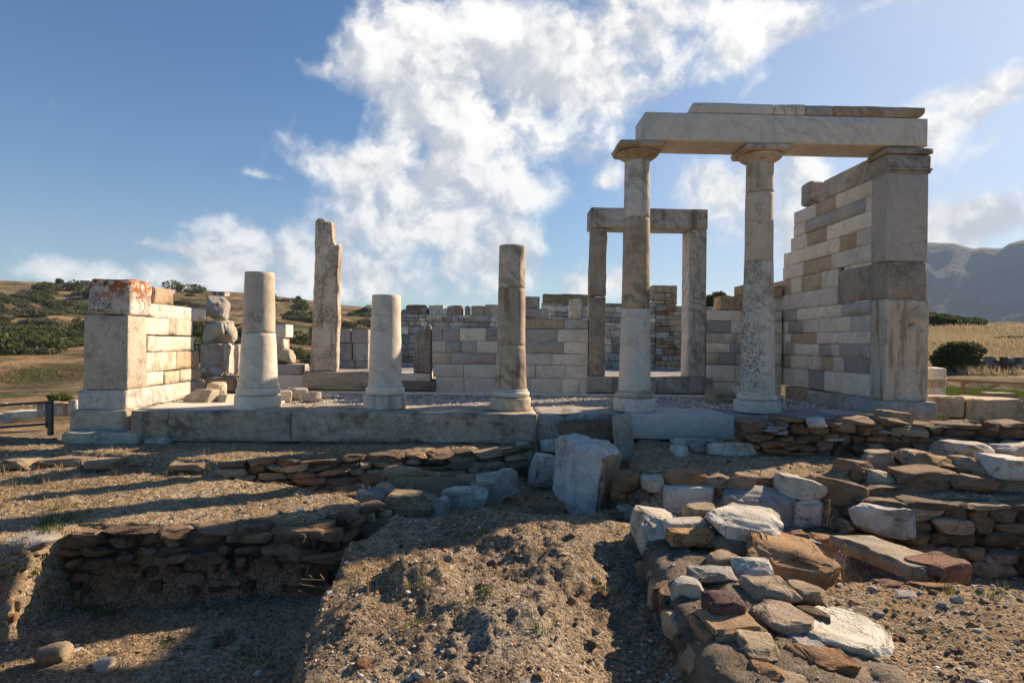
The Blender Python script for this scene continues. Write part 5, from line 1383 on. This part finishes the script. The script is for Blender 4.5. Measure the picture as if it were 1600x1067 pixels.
# --- marble blocks out on the right and left
og = 'marble blocks left lying beside the temple'
for a in [
    (1448, 1500, 618, 649, -.12, .5, 'tan', 'worn', 'short tan block against the foot of the right pier', 'box'), (1499, 1588, 620, 653, -.12, .7, 'tan', 'worn', 'longest tan block out to the right of the pier, broken at its end', 'box'),
    (1448, 1474, 574, 592, .06, .5, 'cream', 'worn', 'topmost squared block of the little stack behind the right pier', 'box'), (1446, 1472, 591, 606, -.05, .5, 'tan', 'worn', 'middle block of the little stack behind the right pier', 'box'), (1446, 1470, 604, 618, -.16, .5, 'pale', 'worn', 'lowest block of the little stack behind the right pier', 'box'),
    (1541, 1588, 613, 633, -.2, .3, 'sand', 'schist', 'thin grey plank like slab lying behind the longest tan block', 'box'),
    (10, 66, 640, 656, -.95, .6, 'cream', 'worn', 'long low pale block seen through the railing on the left', 'box'), (62, 105, 627, 652, -.95, .5, 'pale', 'lichen', 'squat lichen spotted block left of the railing post', 'box'), (110, 122, 624, 650, -.9, .4, 'pale', 'worn', 'pale block peeping out behind the left pier', 'box'),
    (-10, 24, 645, 662, -.95, .5, 'pale', 'worn', 'low pale block at the left picture edge behind the railing', 'box')]:
    dd = {0: None}.get(0)
    d_ = 11.0 if a[0] > 1440 else 15.5
    if a[9] and 'stack' in a[8]: d_ = 12.5
    if a[8].startswith('thin'): d_ = 13.5
    S(a[0], a[1], a[2], a[3], onY(a[0], a[3], CY + d_).z, a[5], a[6], a[7], None, a[8], cat='marble block', name='block', grp=og, kind='box', d=d_, r=.03, emb=.02, seg=.06, cutp=[((1, 0, 1.2), .62)] if a[8].startswith('longest') else None)

# ------------------------------------------------------------------ pebbles and plants near the camera
def scatter(n, region, size, tints, seed, sink=.3, zoff=0, flat=.65):
    rs = np.random.RandomState(seed); V0, T0 = ico(0)
    x, y = region(rs, n); n = len(x); z = H(x, y) + zoff
    s = size[0] * (size[1] / size[0]) ** (rs.rand(n) ** 2.2)
    V = np.tile(V0, (n, 1, 1)) * (1 + rs.uniform(-.28, .28, (n, 12, 1)))
    V = V * s[:, None, None] * np.stack([rs.uniform(.7, 1.3, n), rs.uniform(.7, 1.3, n), rs.uniform(.4, .9, n) * flat / .65], -1)[:, None, :]
    a = rs.rand(n) * 6.28; c, s_ = np.cos(a)[:, None], np.sin(a)[:, None]
    X = V[:, :, 0] * c - V[:, :, 1] * s_; Y = V[:, :, 0] * s_ + V[:, :, 1] * c
    V = np.stack([X + x[:, None], Y + y[:, None], V[:, :, 2] + (z + s * .25 * (1 - sink))[:, None]], -1).reshape(-1, 3)
    T = (T0[None] + (np.arange(n) * 12)[:, None, None]).reshape(-1, 3)
    tt = np.array([PAL[k] for k in tints])[rs.randint(0, len(tints), n)] * rs.uniform(.7, 1.25, (n, 1))
    tt = np.repeat(np.column_stack([tt, rs.rand(n)]), 12, 0)
    mb = MB(); mb.add(V, None, T, tint=tt); return mb


def fan(d0, d1, p0=-60, p1=1680):
    def f(rs, n):
        d = np.exp(rs.uniform(math.log(d0), math.log(d1), n)); px = rs.uniform(p0, p1, n)
        lx = (px - 800) / F * d; c, s = math.cos(YAW), math.sin(YAW)
        return CX + c * lx + s * d, CY - s * lx + c * d
    return f
M['pebble'] = stone_mat('pebbles', mottle=.12, bump=.3, pit=0)
mb = scatter(26000, fan(2.2, 9.0), (.004, .016), ('sand', 'tan', 'brown', 'umber', 'sand', 'pale', 'rust', 'tan'), 3)
tag(mb.build('pebbles', M['pebble'], smooth=False), 'fine loose pebbles strewn over the bare brown earth', 'pebbles', kind='stuff')
mb = scatter(900, fan(2.4, 9.0), (.012, .045), ('sand', 'tan', 'brown', 'grey', 'pale', 'orange', 'umber'), 5)
mb2 = scatter(130, fan(2.4, 9.0), (.012, .03), ('white', 'white', 'cream'), 6)
mb.add(np.vstack(mb2.V), None, np.vstack(mb2.T), tint=np.vstack(mb2.C))
mb2 = scatter(140, fan(2.6, 9.0), (.02, .05), ('sand', 'brown', 'umber', 'tan', 'grey', 'brown'), 16, sink=1.5)
mb.add(np.vstack(mb2.V), None, np.vstack(mb2.T), tint=np.vstack(mb2.C))
tag(mb.build('stone_chips', M['rubble'], smooth=False), 'bigger chips of brown and white stone lying on the earth', 'stone chips', kind='stuff')
def porch(rs, n): return rs.uniform(-6, 5.9, n), rs.uniform(.45, 3.0, n)
def _flatH(mb_, z): 
    return mb_
_H = H; H = lambda x, y, detail=True: np.full(len(x), -.035)
mb = scatter(9000, porch, (.012, .03), ('grey', 'pale', 'pale', 'dgrey', 'cream'), 9)
H = _H
tag(mb.build('porch_gravel', M['pebble'], smooth=False), 'grey gravel spread over the porch floor behind the columns', 'gravel', kind='stuff')


def blades(pts, h, n, mat, seed, spread=.05, w=.004, lean=.5, name='grass'):
    rs = np.random.RandomState(seed); V = []; T = []; C = []; k = 0
    for (x, y, z, sc) in pts:
        for i in range(n):
            a = rs.rand() * 6.28; r_ = rs.rand() * spread * sc; bx, by = x + math.cos(a) * r_, y + math.sin(a) * r_
            hh = h * sc * rs.uniform(.5, 1.1); la = rs.rand() * 6.28; ln = lean * hh * rs.rand()
            dx, dy = math.cos(la), math.sin(la); wx, wy = -dy * w * sc ** .5, dx * w * sc ** .5
            V += [(bx - wx, by - wy, z - .01), (bx + wx, by + wy, z - .01), (bx + dx * ln * .4 + wx * .7, by + dy * ln * .4 + wy * .7, z + hh * .6), (bx + dx * ln * .4 - wx * .7, by + dy * ln * .4 - wy * .7, z + hh * .6), (bx + dx * ln, by + dy * ln, z + hh)]
            T += [(k, k + 1, k + 2), (k, k + 2, k + 3), (k + 3, k + 2, k + 4)]
            C += [(1, 1, 1, rs.rand())] * 5; k += 5
    mb = MB(); mb.add(V, None, T, tint=np.array(C)); return mb


def gp(px, py, z, sc=1):
    p = onZ(px, py, z); return (p.x, p.y, Hp(p.x, p.y), sc)
rs = np.random.RandomState(4)
pts = []
for px, py, z, n_ in ((100, 925, -1.3, 14), (60, 965, -1.3, 9), (150, 935, -1.3, 5), (70, 760, -.62, 3), (270, 1010, -1.3, 5), (380, 1015, -1.3, 5), (420, 1040, -1.3, 4), (765, 830, -.62, 3), (755, 855, -.6, 2), (830, 1000, -.6, 2), (1485, 925, -.56, 3), (1560, 925, -.56, 3), (275, 742, -.6, 3), (40, 745, -.6, 3), (610, 940, -.6, 1), (945, 960, -.9, 4), (200, 770, -.62, 2), (1025, 750, -.4, 2), (1345, 758, -.4, 2), (870, 690, -.5, 3), (90, 945, -1.3, 12), (170, 960, -1.3, 5), (340, 1000, -1.3, 8), (450, 770, -.62, 3), (350, 760, -.62, 3), (620, 1000, -.6, 2), (700, 960, -.6, 2), (900, 870, -.6, 2)):
    for _ in range(n_): pts.append(gp(px + rs.randn() * 22, py + rs.randn() * 9, z, rs.uniform(.4, 1.2)))
mb = blades(pts, .055, 22, 'green', 3, .07, .003, 1.0)
tag(mb.build('green_grass', M['green'], smooth=False), 'small tufts of fresh green grass in the trench and between the stones', 'grass', kind='stuff')
pts = []
for _ in range(420):
    d = rs.uniform(3, 8); px = rs.uniform(-20, 900); x, y = W(px, d); pts.append((x, y, Hp(x, y), rs.uniform(.4, 1)))
for _ in range(110):
    px = rs.uniform(60, 820); x, y = W(px, float(np.interp(px, [0, 350, 820], [8.0, 7.5, 8.3])) + rs.randn() * .25); pts.append((x, y, Hp(x, y), rs.uniform(.8, 2.2)))
for _ in range(60):
    px = rs.uniform(-40, 130); x, y = W(px, rs.uniform(5.6, 7.6)); pts.append((x, y, Hp(x, y), rs.uniform(1, 2.6)))
mb = blades(pts, .05, 9, 'dried', 5, .05, .0022, 1.0)
for px, py, z, hh in ((575, 962, -.62, .20), (608, 700, -.46, .16), (1228, 905, 0, 0), (405, 742, -.6, .12), (455, 748, -.6, .12), (585, 752, -.7, .1)):
    if hh: mb3 = blades([gp(px, py, z, 1)], hh, 5, 'dried', int(px), .02, .003, .25); mb.add(np.vstack(mb3.V), None, np.vstack(mb3.T), tint=np.vstack(mb3.C))
tag(mb.build('dry_grass', M['dried'], smooth=False), 'sparse withered stalks scattered over the earth terrace', 'dry grass', kind='stuff')


def seedhead(name, px, pyb, d, h, label):
    b = P(px, pyb, d); mb = MB(); V0, T0 = ico(0); rs = np.random.RandomState(int(px))
    for i in range(10):
        f0, f1 = i / 10, (i + 1) / 10
        x = lambda f: b.x + .02 * math.sin(f * 2); w_ = .0022
        mb.add([(x(f0) - w_, b.y, b.z + h * f0), (x(f0) + w_, b.y, b.z + h * f0), (x(f1) + w_, b.y, b.z + h * f1), (x(f1) - w_, b.y, b.z + h * f1)], [(0, 1, 2, 3)], tint=(1, 1, 1, .5))
        mb.add([(x(f0), b.y - w_, b.z + h * f0), (x(f0), b.y + w_, b.z + h * f0), (x(f1), b.y + w_, b.z + h * f1), (x(f1), b.y - w_, b.z + h * f1)], [(0, 1, 2, 3)], tint=(1, 1, 1, .5))
    for i in range(46):
        f = .5 + .5 * rs.rand(); r_ = .013 * (1.1 - f) + .004
        mb.add(V0 * np.array([.004, .004, .008]) + np.array([b.x + .02 * math.sin(f * 2) + rs.randn() * r_, b.y + rs.randn() * r_, b.z + h * f]), None, T0, tint=(1, 1, 1, rs.rand()))
    return tag(mb.build(name, M['dried']), label, 'dry plant')
seedhead('dry_stalk', 1315, 918, 4.35, .31, 'dry seed stalk standing at the left rim of the dark pit')
seedhead('dry_stalk', 1292, 822, 5.9, .26, 'thin bent dry stalk rising before the bank of squared stones')
# bare twigs
tw = MB(); V0 = None
for (x0, y0, x1, y1) in ((508, 906, 470, 904), (505, 918, 470, 912), (495, 934, 466, 922), (490, 904, 484, 898), (508, 906, 500, 896)):
    a, b = P(x0, y0, 4.35), P(x1, y1, 4.2); u = (b - a); w_ = Vector((0, 0, .004))
    tw.add([a - w_, a + w_, b + w_ * .4, b - w_ * .4], [(0, 1, 2, 3)], tint=(.9, .9, .9, .9)); w_ = Vector((0, .004, 0)); tw.add([a - w_, a + w_, b + w_ * .4, b - w_ * .4], [(0, 1, 2, 3)], tint=(.9, .9, .9, .9))
tag(tw.build('dry_twigs', M['dried']), 'bare dry twigs sticking out of the left flank of the rocky mound', 'twigs')


# ------------------------------------------------------------------ shrubs, trees and far things
def foliage(n, lobes, leaf, seed, mb=None, cen=(0, 0, 0)):
    """leaf clumps spread through several lobes (x,y,z,rx,ry,rz)"""
    rs = np.random.RandomState(seed); L = np.array(lobes, float); w_ = (L[:, 3] * L[:, 4] * L[:, 5]) ** .67; k = rs.choice(len(L), n, p=w_ / w_.sum())
    v = rs.normal(size=(n, 3)); v /= np.linalg.norm(v, axis=1, keepdims=True); r_ = rs.uniform(.55, 1.04, n) ** .5
    r_ = r_ * (1 + .25 * fbm(v * 1.0 + k[:, None] * 3.3, 2.2, 3, seed))
    c_ = L[k, :3] + v * L[k, 3:] * r_[:, None]
    t1 = rs.normal(size=(n, 3)); t1 /= np.linalg.norm(t1, axis=1, keepdims=True); t2 = np.cross(t1, rs.normal(size=(n, 3))); t2 /= np.linalg.norm(t2, axis=1, keepdims=True)
    s = leaf * rs.uniform(.6, 1.4, n)[:, None]
    V = np.stack([c_ - t1 * s, c_ + t2 * s * .6, c_ + t1 * s, c_ - t2 * s * .6], 1).reshape(-1, 3) + np.array(cen)
    Q = np.arange(n * 4).reshape(n, 4); mb = mb or MB()
    tone = np.clip(.5 + .5 * fbm(c_ * 1.7, 1.0, 2, seed + 3) * 2, 0, 1) * .6 + rs.rand(n) * .4
    mb.add(V, Q, tint=np.repeat(np.column_stack([np.ones((n, 3)), tone]), 4, 0)); return mb


def limbs(mb, seed, h, r_, n=5, spread=.5):
    rs = random.Random(seed)
    def seg(a, b, ra, rb):
        u = (b - a); q = u.to_track_quat('Z', 'Y'); V = []
        for k, (p_, rr_) in enumerate(((a, ra), (b, rb))):
            for i in range(7): V.append(p_ + q @ Vector((math.cos(i / 7 * 6.283) * rr_, math.sin(i / 7 * 6.283) * rr_, 0)))
        mb.add([tuple(v) for v in V], [(i, (i + 1) % 7, 7 + (i + 1) % 7, 7 + i) for i in range(7)], tint=(1, 1, 1, .5))
    b0 = Vector((0, 0, -.1)); b1 = Vector((0, 0, h * .35)); seg(b0, b1, r_, r_ * .7)
    for i in range(n):
        a = i / n * 6.28 + rs.random(); e = b1 + Vector((math.cos(a) * spread * h, math.sin(a) * spread * h, h * rs.uniform(.3, .6))); seg(b1, e, r_ * .6, r_ * .15)
    return mb

protos = []
for i, (n, lf, lobes) in enumerate(((1300, .085, [(0, 0, .45, 1.0, 1.0, .6), (.7, .2, .35, .6, .6, .42), (-.7, -.1, .3, .7, .6, .4)]),
                                    (1300, .08, [(0, 0, .55, .8, .8, .7), (.5, .1, .35, .6, .5, .4), (-.4, .3, .4, .6, .6, .5), (.1, -.5, .3, .5, .5, .35)]),
                                    (1300, .09, [(0, 0, .3, 1.3, .9, .40), (1.0, 0, .25, .7, .6, .32), (-1.1, .2, .25, .7, .7, .34)]))):
    mb = foliage(n, lobes, lf, 20 + i); protos.append(mb)
rs = np.random.RandomState(12); cnt = 0; first = {}
PROTO_OBJ = []
SH_LABEL = ['dark green mounded shrub on the dry hillside behind the temple', 'dark green upright bushy shrub on the dry hillside behind the temple', 'grey green low spreading shrub on the dry hillside behind the temple']
c, s = math.cos(YAW), math.sin(YAW)
tries = 0; placed = []
while cnt < 285 and tries < 9000:
    tries += 1
    px = rs.uniform(-40, 700) if rs.rand() < .9 else rs.uniform(700, 1250); r_ = 62 * (272 / 62) ** (rs.rand() ** .8)
    if 135 < px < 225 and r_ < 200: continue
    th_ = math.atan((px - 800) / F); lx, ly = r_ * math.sin(th_), r_ * math.cos(th_); x, y = CX + c * lx + s * ly, CY - s * lx + c * ly
    if vnoise(np.array([[x * .045, y * .045, 3.3]]), 5)[0] < -.12 and rs.rand() < .8: continue
    z = Hp(x, y); k = cnt % 3
    if cnt < 3:
        o = protos[k].build('shrub', M['leaf' if k < 2 else 'leaf2'], origin=(0, 0, 0)); PROTO_OBJ.append(o)
        tag(o, SH_LABEL[k], 'shrub', 'dark green shrubs on the dry hillside')
    else:
        o = PROTO_OBJ[k].copy(); col.objects.link(o)
    sc = rs.uniform(.7, 2.1) * (1 + r_ / 300); o.scale = (sc, sc, sc * rs.uniform(.65, 1.0)); o.location = (x, y, z - .15); o.rotation_euler = (0, 0, rs.rand() * 6.28); cnt += 1

def plant(name, px, pyb, d, wpx, hpx, mat, seed, label, cat, n=6000, leaf=.05, lobes=None, trunk=True, kids=True):
    b = P(px, pyb, d); w_ = wpx * d / F / 2; h = hpx * d / F
    b.z = min(b.z, b.z)
    t_ = thing(name, tuple(b), label, cat)
    rs = np.random.RandomState(seed)
    lobes = lobes or [(rs.uniform(-.5, .5) * w_, rs.uniform(-.4, .4) * w_, h * rs.uniform(.35, .72), w_ * rs.uniform(.35, .6), w_ * rs.uniform(.35, .6), h * rs.uniform(.2, .34)) for _ in range(10)] + [(0, 0, h * .45, w_ * .8, w_ * .7, h * .42)]
    mb = foliage(n, lobes, leaf, seed, cen=tuple(b)); mb.build('crown', M[mat], t_)
    if trunk:
        mb = limbs(MB(), seed, h, max(.03, w_ * .05)); mb.V = [v + np.array(b) for v in mb.V]; mb.build('trunk', M['bark'], t_)
    return t_
plant('bush', 1494, 590, 24, 88, 62, 'leaf', 3, 'large round dark green bush in the meadow right of the pier', 'bush', 9000, .075)
plant('bush', 1548, 585, 27, 34, 22, 'leaf', 5, 'small dark bush right of the large round one', 'bush', 2500, .07)
plant('bush', 1582, 545, 42, 70, 22, 'leaf', 6, 'low long dark bush at the right edge of the dry meadow', 'bush', 3500, .11)
plant('bush', 1540, 552, 40, 60, 14, 'leaf2', 7, 'thin strip of green scrub above the large round bush', 'bush', 2500, .1)
plant('bush', 1520, 506, 82, 20, 10, 'leaf', 8, 'tiny lone bush high in the golden grass', 'bush', 700, .2)
plant('tree', 1118, 500, 30, 46, 42, 'leaf', 9, 'dark round tree showing over the wall right of the tall doorway', 'tree', 6000, .09)
plant('bush', 95, 628, 17, 36, 14, 'green', 11, 'bright green weed clump by the fallen block at the left railing', 'bush', 1500, .04, trunk=False)
plant('tree', 306, 448, 290, 10, 8, 'leaf', 12, 'lone round tree on the skyline above the left pier', 'tree', 300, .5) if 0 else None
for i, (px, w_, h_, lb) in enumerate(((92, 7, 5, 'tiny round tree alone on the left skyline'), (268, 22, 10, 'small clump of trees on the skyline right of the lichened block'), (300, 26, 8, 'low tree clump on the skyline above the rough standing stones'), (465, 6, 4, 'speck of a tree on the skyline right of the first column'))):
    r_ = 296; th_ = math.atan((px - 800) / F); lx, ly = r_ * math.sin(th_), r_ * math.cos(th_); x, y = CX + c * lx + s * ly, CY - s * lx + c * ly; z = Hp(x, y)
    t_ = thing('tree', (x, y, z), lb, 'tree', 'trees on the skyline'); W_ = w_ * r_ / F / 2 * 1.2; hh = h_ * r_ / F * 1.3
    mb = foliage(500, [(0, 0, hh * .55, W_, W_, hh * .5), (W_ * .5, 0, hh * .4, W_ * .6, W_ * .6, hh * .4)], .42, 40 + i, cen=(x, y, z)); mb.build('crown', M['leaf'], t_)

# green scrub on the right crest, golden grass, flowers
rs = np.random.RandomState(8); pts = []
def polar(px, r_):
    th_ = np.arctan((px - 800) / F); lx, ly = r_ * np.sin(th_), r_ * np.cos(th_); return CX + c * lx + s * ly, CY - s * lx + c * ly
n = 42000; px = rs.uniform(1180, 1680, n); r_ = 28 * (94 / 28) ** rs.rand(n); x, y = polar(px, r_); keep = (fbm(np.column_stack([x, y]), .22, 3, 4) > -.28) & ((r_ > 36) | (fbm(np.column_stack([x, y]), .5, 2, 9) > .1)); x, y, r_ = x[keep], y[keep], r_[keep]; z = H(x, y); n = len(x)
a = rs.rand(n) * 6.28; hh = rs.uniform(.12, .42, n); w_ = .012 + r_ * .0005; V = np.stack([np.stack([x - np.cos(a) * w_, y - np.sin(a) * w_, z - .05], -1), np.stack([x + np.cos(a) * w_, y + np.sin(a) * w_, z - .05], -1), np.stack([x + rs.randn(n) * .16 - .1, y + rs.randn(n) * .16, z + hh], -1)], 1).reshape(-1, 3)
mb = MB(); mb.add(V, None, np.arange(n * 3).reshape(n, 3), tint=np.repeat(np.column_stack([np.ones((n, 3)), rs.rand(n)]), 3, 0))
tag(mb.build('meadow_grass', M['grass'], smooth=False), 'tall golden dry grass covering the meadow on the right', 'grass', kind='stuff')
n = 26000; px = rs.uniform(1400, 1700, n); r_ = rs.uniform(13, 25, n); x, y = polar(px, r_); z = H(x, y); a = rs.rand(n) * 6.28; hh = rs.uniform(.04, .14, n); w_ = .012
V = np.stack([np.stack([x - np.cos(a) * w_, y - np.sin(a) * w_, z - .02], -1), np.stack([x + np.cos(a) * w_, y + np.sin(a) * w_, z - .02], -1), np.stack([x + rs.randn(n) * .04, y + rs.randn(n) * .04, z + hh], -1)], 1).reshape(-1, 3)
mb = MB(); mb.add(V, None, np.arange(n * 3).reshape(n, 3), tint=np.repeat(np.column_stack([np.ones((n, 3)), rs.rand(n)]), 3, 0))
tag(mb.build('weeds', M['green'], smooth=False), 'short green weeds on the flat ground beyond the orange barrier', 'weeds', kind='stuff')
M['petal'] = leaf_mat('purple_petals', (.25, .16, .36), (.55, .48, .62))
n = 2600; px = rs.uniform(1440, 1700, n); r_ = rs.uniform(15.5, 19.5, n); x, y = polar(px, r_); k = fbm(np.column_stack([x, y]), 1.0, 2, 2) > -.05; x, y = x[k], y[k]; n = len(x); z = H(x, y) + rs.uniform(.10, .17, n); q = .022
V = np.stack([np.stack([x - q, y, z], -1), np.stack([x, y - q, z + q * .5], -1), np.stack([x + q, y, z], -1), np.stack([x, y + q, z + q], -1)], 1).reshape(-1, 3)
mb = MB(); mb.add(V, np.arange(n * 4).reshape(n, 4), tint=np.repeat(np.column_stack([np.ones((n, 3)), rs.rand(n)]), 4, 0))
tag(mb.build('flowers', M['petal'], smooth=False), 'pale purple flowers speckling the green weeds on the right', 'flowers', kind='stuff')
# crest scrub
n = 5000; px = 1400 + 140 * rs.rand(n) ** 1.4; r_ = rs.uniform(84, 92, n); x, y = polar(px, r_); z = H(x, y) + np.clip(1 - (px - 1400) / 150, .15, 1) * rs.rand(n) * 1.9
t1 = rs.normal(size=(n, 3)) * .22; t2 = rs.normal(size=(n, 3)) * .16; c_ = np.column_stack([x, y, z]); V = np.stack([c_ - t1, c_ + t2, c_ + t1, c_ - t2], 1).reshape(-1, 3)
mb = MB(); mb.add(V, np.arange(n * 4).reshape(n, 4), tint=np.repeat(np.column_stack([np.ones((n, 3)), rs.rand(n)]), 4, 0)); tag(mb.build('crest_scrub', M['leaf'], smooth=False), 'dark green scrub along the crest of the meadow below the mountain', 'scrub', kind='stuff')
# field wall of dark stones in the meadow
mb = MB()
for i in range(70):
    px = 1500 + i * 3; x, y = polar(px, 30.0 + rs.rand() * .4); V, T = rock((rs.uniform(.2, .5), .4, rs.uniform(.2, .4)), i, 1, .5, 4, .05); mb.add(V + np.array([x, y, Hp(x, y) + .12 + rs.rand() * .3]), None, T, tint=tint_of(rng.choice(('dgrey', 'umber'))))
tag(mb.build('field_wall', M['rubble']), 'dark low field wall of rough stones crossing the meadow behind the bushes', 'field wall')

# ------------------------------------------------------------------ railings
def tube(mb, a, b, r_, n=8, tint=(1, 1, 1, .5), sq=False):
    a, b = Vector(a), Vector(b); q = (b - a).to_track_quat('Z', 'Y'); n = 4 if sq else n; off = math.pi / 4 if sq else 0
    V = [tuple(p_ + q @ Vector((math.cos(i / n * 6.283 + off) * r_, math.sin(i / n * 6.283 + off) * r_, 0))) for p_ in (a, b) for i in range(n)] + [tuple(a), tuple(b)]
    mb.add(V, [(i, (i + 1) % n, n + (i + 1) % n, n + i) for i in range(n)], [((i + 1) % n, i, 2 * n) for i in range(n)] + [(n + i, n + (i + 1) % n, 2 * n + 1) for i in range(n)], tint=tint)
rl_ = thing('railing', tuple(P(78, 675, 9.6)), 'brown metal barrier with two rails running off the left edge of the picture', 'railing')
M['railflat'] = M['rail']
mb = MB(); tube(mb, P(79, 680, 9.6), P(79, 626, 9.6), .042, sq=True); mb.build('post', M['rail'], rl_, smooth=False)
mb = MB(); tube(mb, P(73, 668, 9.62), P(73, 628, 9.62), .02, sq=True); mb.build('post', M['rail'], rl_, smooth=False)
mb = MB(); tube(mb, P(79, 628, 9.6), P(-60, 637, 8.6), .026, sq=True); mb.build('rail', M['rail'], rl_, smooth=False)
mb = MB(); tube(mb, P(77, 662, 9.6), P(-60, 672, 8.6), .024, sq=True); mb.build('rail', M['rail'], rl_, smooth=False)
mb = MB(); a, b = P(112, 632, 16), P(-40, 620, 15)
for i in range(12):
    f0, f1 = i / 12, (i + 1) / 12; g_ = lambda f: a + (b - a) * f + Vector((0, 0, -.12 * math.sin(f * math.pi))); tube(mb, g_(f0), g_(f1), .012)
tag(mb.build('rope', M['rope']), 'thin pale rope sagging behind the left railing', 'rope')
br_ = thing('barrier', tuple(P(1505, 618, 14)), 'orange wooden handrail on short posts along the path on the right', 'barrier')
mb = MB(); tube(mb, P(1462, 592, 14), P(1660, 603, 13.3), .045, sq=True); mb.build('rail', M['wood'], br_, smooth=False)
for px in (1505, 1640):
    mb = MB(); tube(mb, P(px, 622, 13.8), P(px, 595, 13.8), .04, sq=True); mb.build('post', M['wood'], br_, smooth=False)

# ------------------------------------------------------------------ houses on the skyline
def house(px, w_, h_, r_, mat, label, parts):
    x, y = polar(px, r_); z = Hp(x, y); sc = r_ / F; t_ = thing('house', (float(x), float(y), z), label, 'house', 'houses on the skyline')
    for i, (dx, ww, hh) in enumerate(parts):
        mb = MB(); V, Q = rbox((ww * sc, 5, hh * sc + 1), .05, 0, 0, i, 3); mb.add(V + np.array([x + dx * sc, y, z + hh * sc / 2 - .5]), Q); wo = mb.build('wall', M[mat], t_)
        mb = MB(); V, Q = rbox((ww * sc + .5, 5.5, .3), .05, 0, 0, i, 3); mb.add(V + np.array([x + dx * sc, y, z + hh * sc + .12]), Q); mb.build('roof', M[mat], t_)
        for k in (-.25, .2):
            mb = MB(); V, Q = rbox((.9, .1, 1.1), .02, 0, 0, i, 3); mb.add(V + np.array([x + dx * sc + k * ww * sc, y - 2.53, z + hh * sc * .55]), Q); mb.build('window', M['dark'], wo)
house(128, 30, 6, 285, 'plaster', 'long low flat roofed stone house left of the lichened block on the skyline', [(-8, 26, 4), (8, 12, 7)])
house(258, 16, 6, 285, 'plaster', 'low grey house on the skyline right of the lichened block', [(0, 16, 4)])
house(283, 12, 7, 300, 'whitewash', 'small white chapel among the skyline trees', [(0, 9, 5)])
house(344, 20, 5, 285, 'plaster', 'low stone house on the skyline just left of the first column', [(0, 18, 4)])

# ------------------------------------------------------------------ air
mb = MB(); x0, x1, y0, y1, z0, z1 = -3300, 3300, -40, 3300, -34, 540
mb.add([(x0, y0, z0), (x1, y0, z0), (x1, y1, z0), (x0, y1, z0), (x0, y0, z1), (x1, y0, z1), (x1, y1, z1), (x0, y1, z1)], [(0, 3, 2, 1), (4, 5, 6, 7), (0, 1, 5, 4), (1, 2, 6, 5), (2, 3, 7, 6), (3, 0, 4, 7)])
hm = bpy.data.materials.new('haze'); hm.use_nodes = True; t = NT(hm.node_tree)
pv = t.n('ShaderNodeVolumePrincipled', {'Color': (.55, .72, 1.0, 1), 'Density': .00014, 'Anisotropy': 0.0})
t.n('ShaderNodeOutputMaterial', {'Volume': pv.outputs[0]})
hz = mb.build('haze', hm, smooth=False); hz['kind'] = 'stuff'; hz['label'] = 'thin blue air fading the far mountain'; hz['category'] = 'haze'
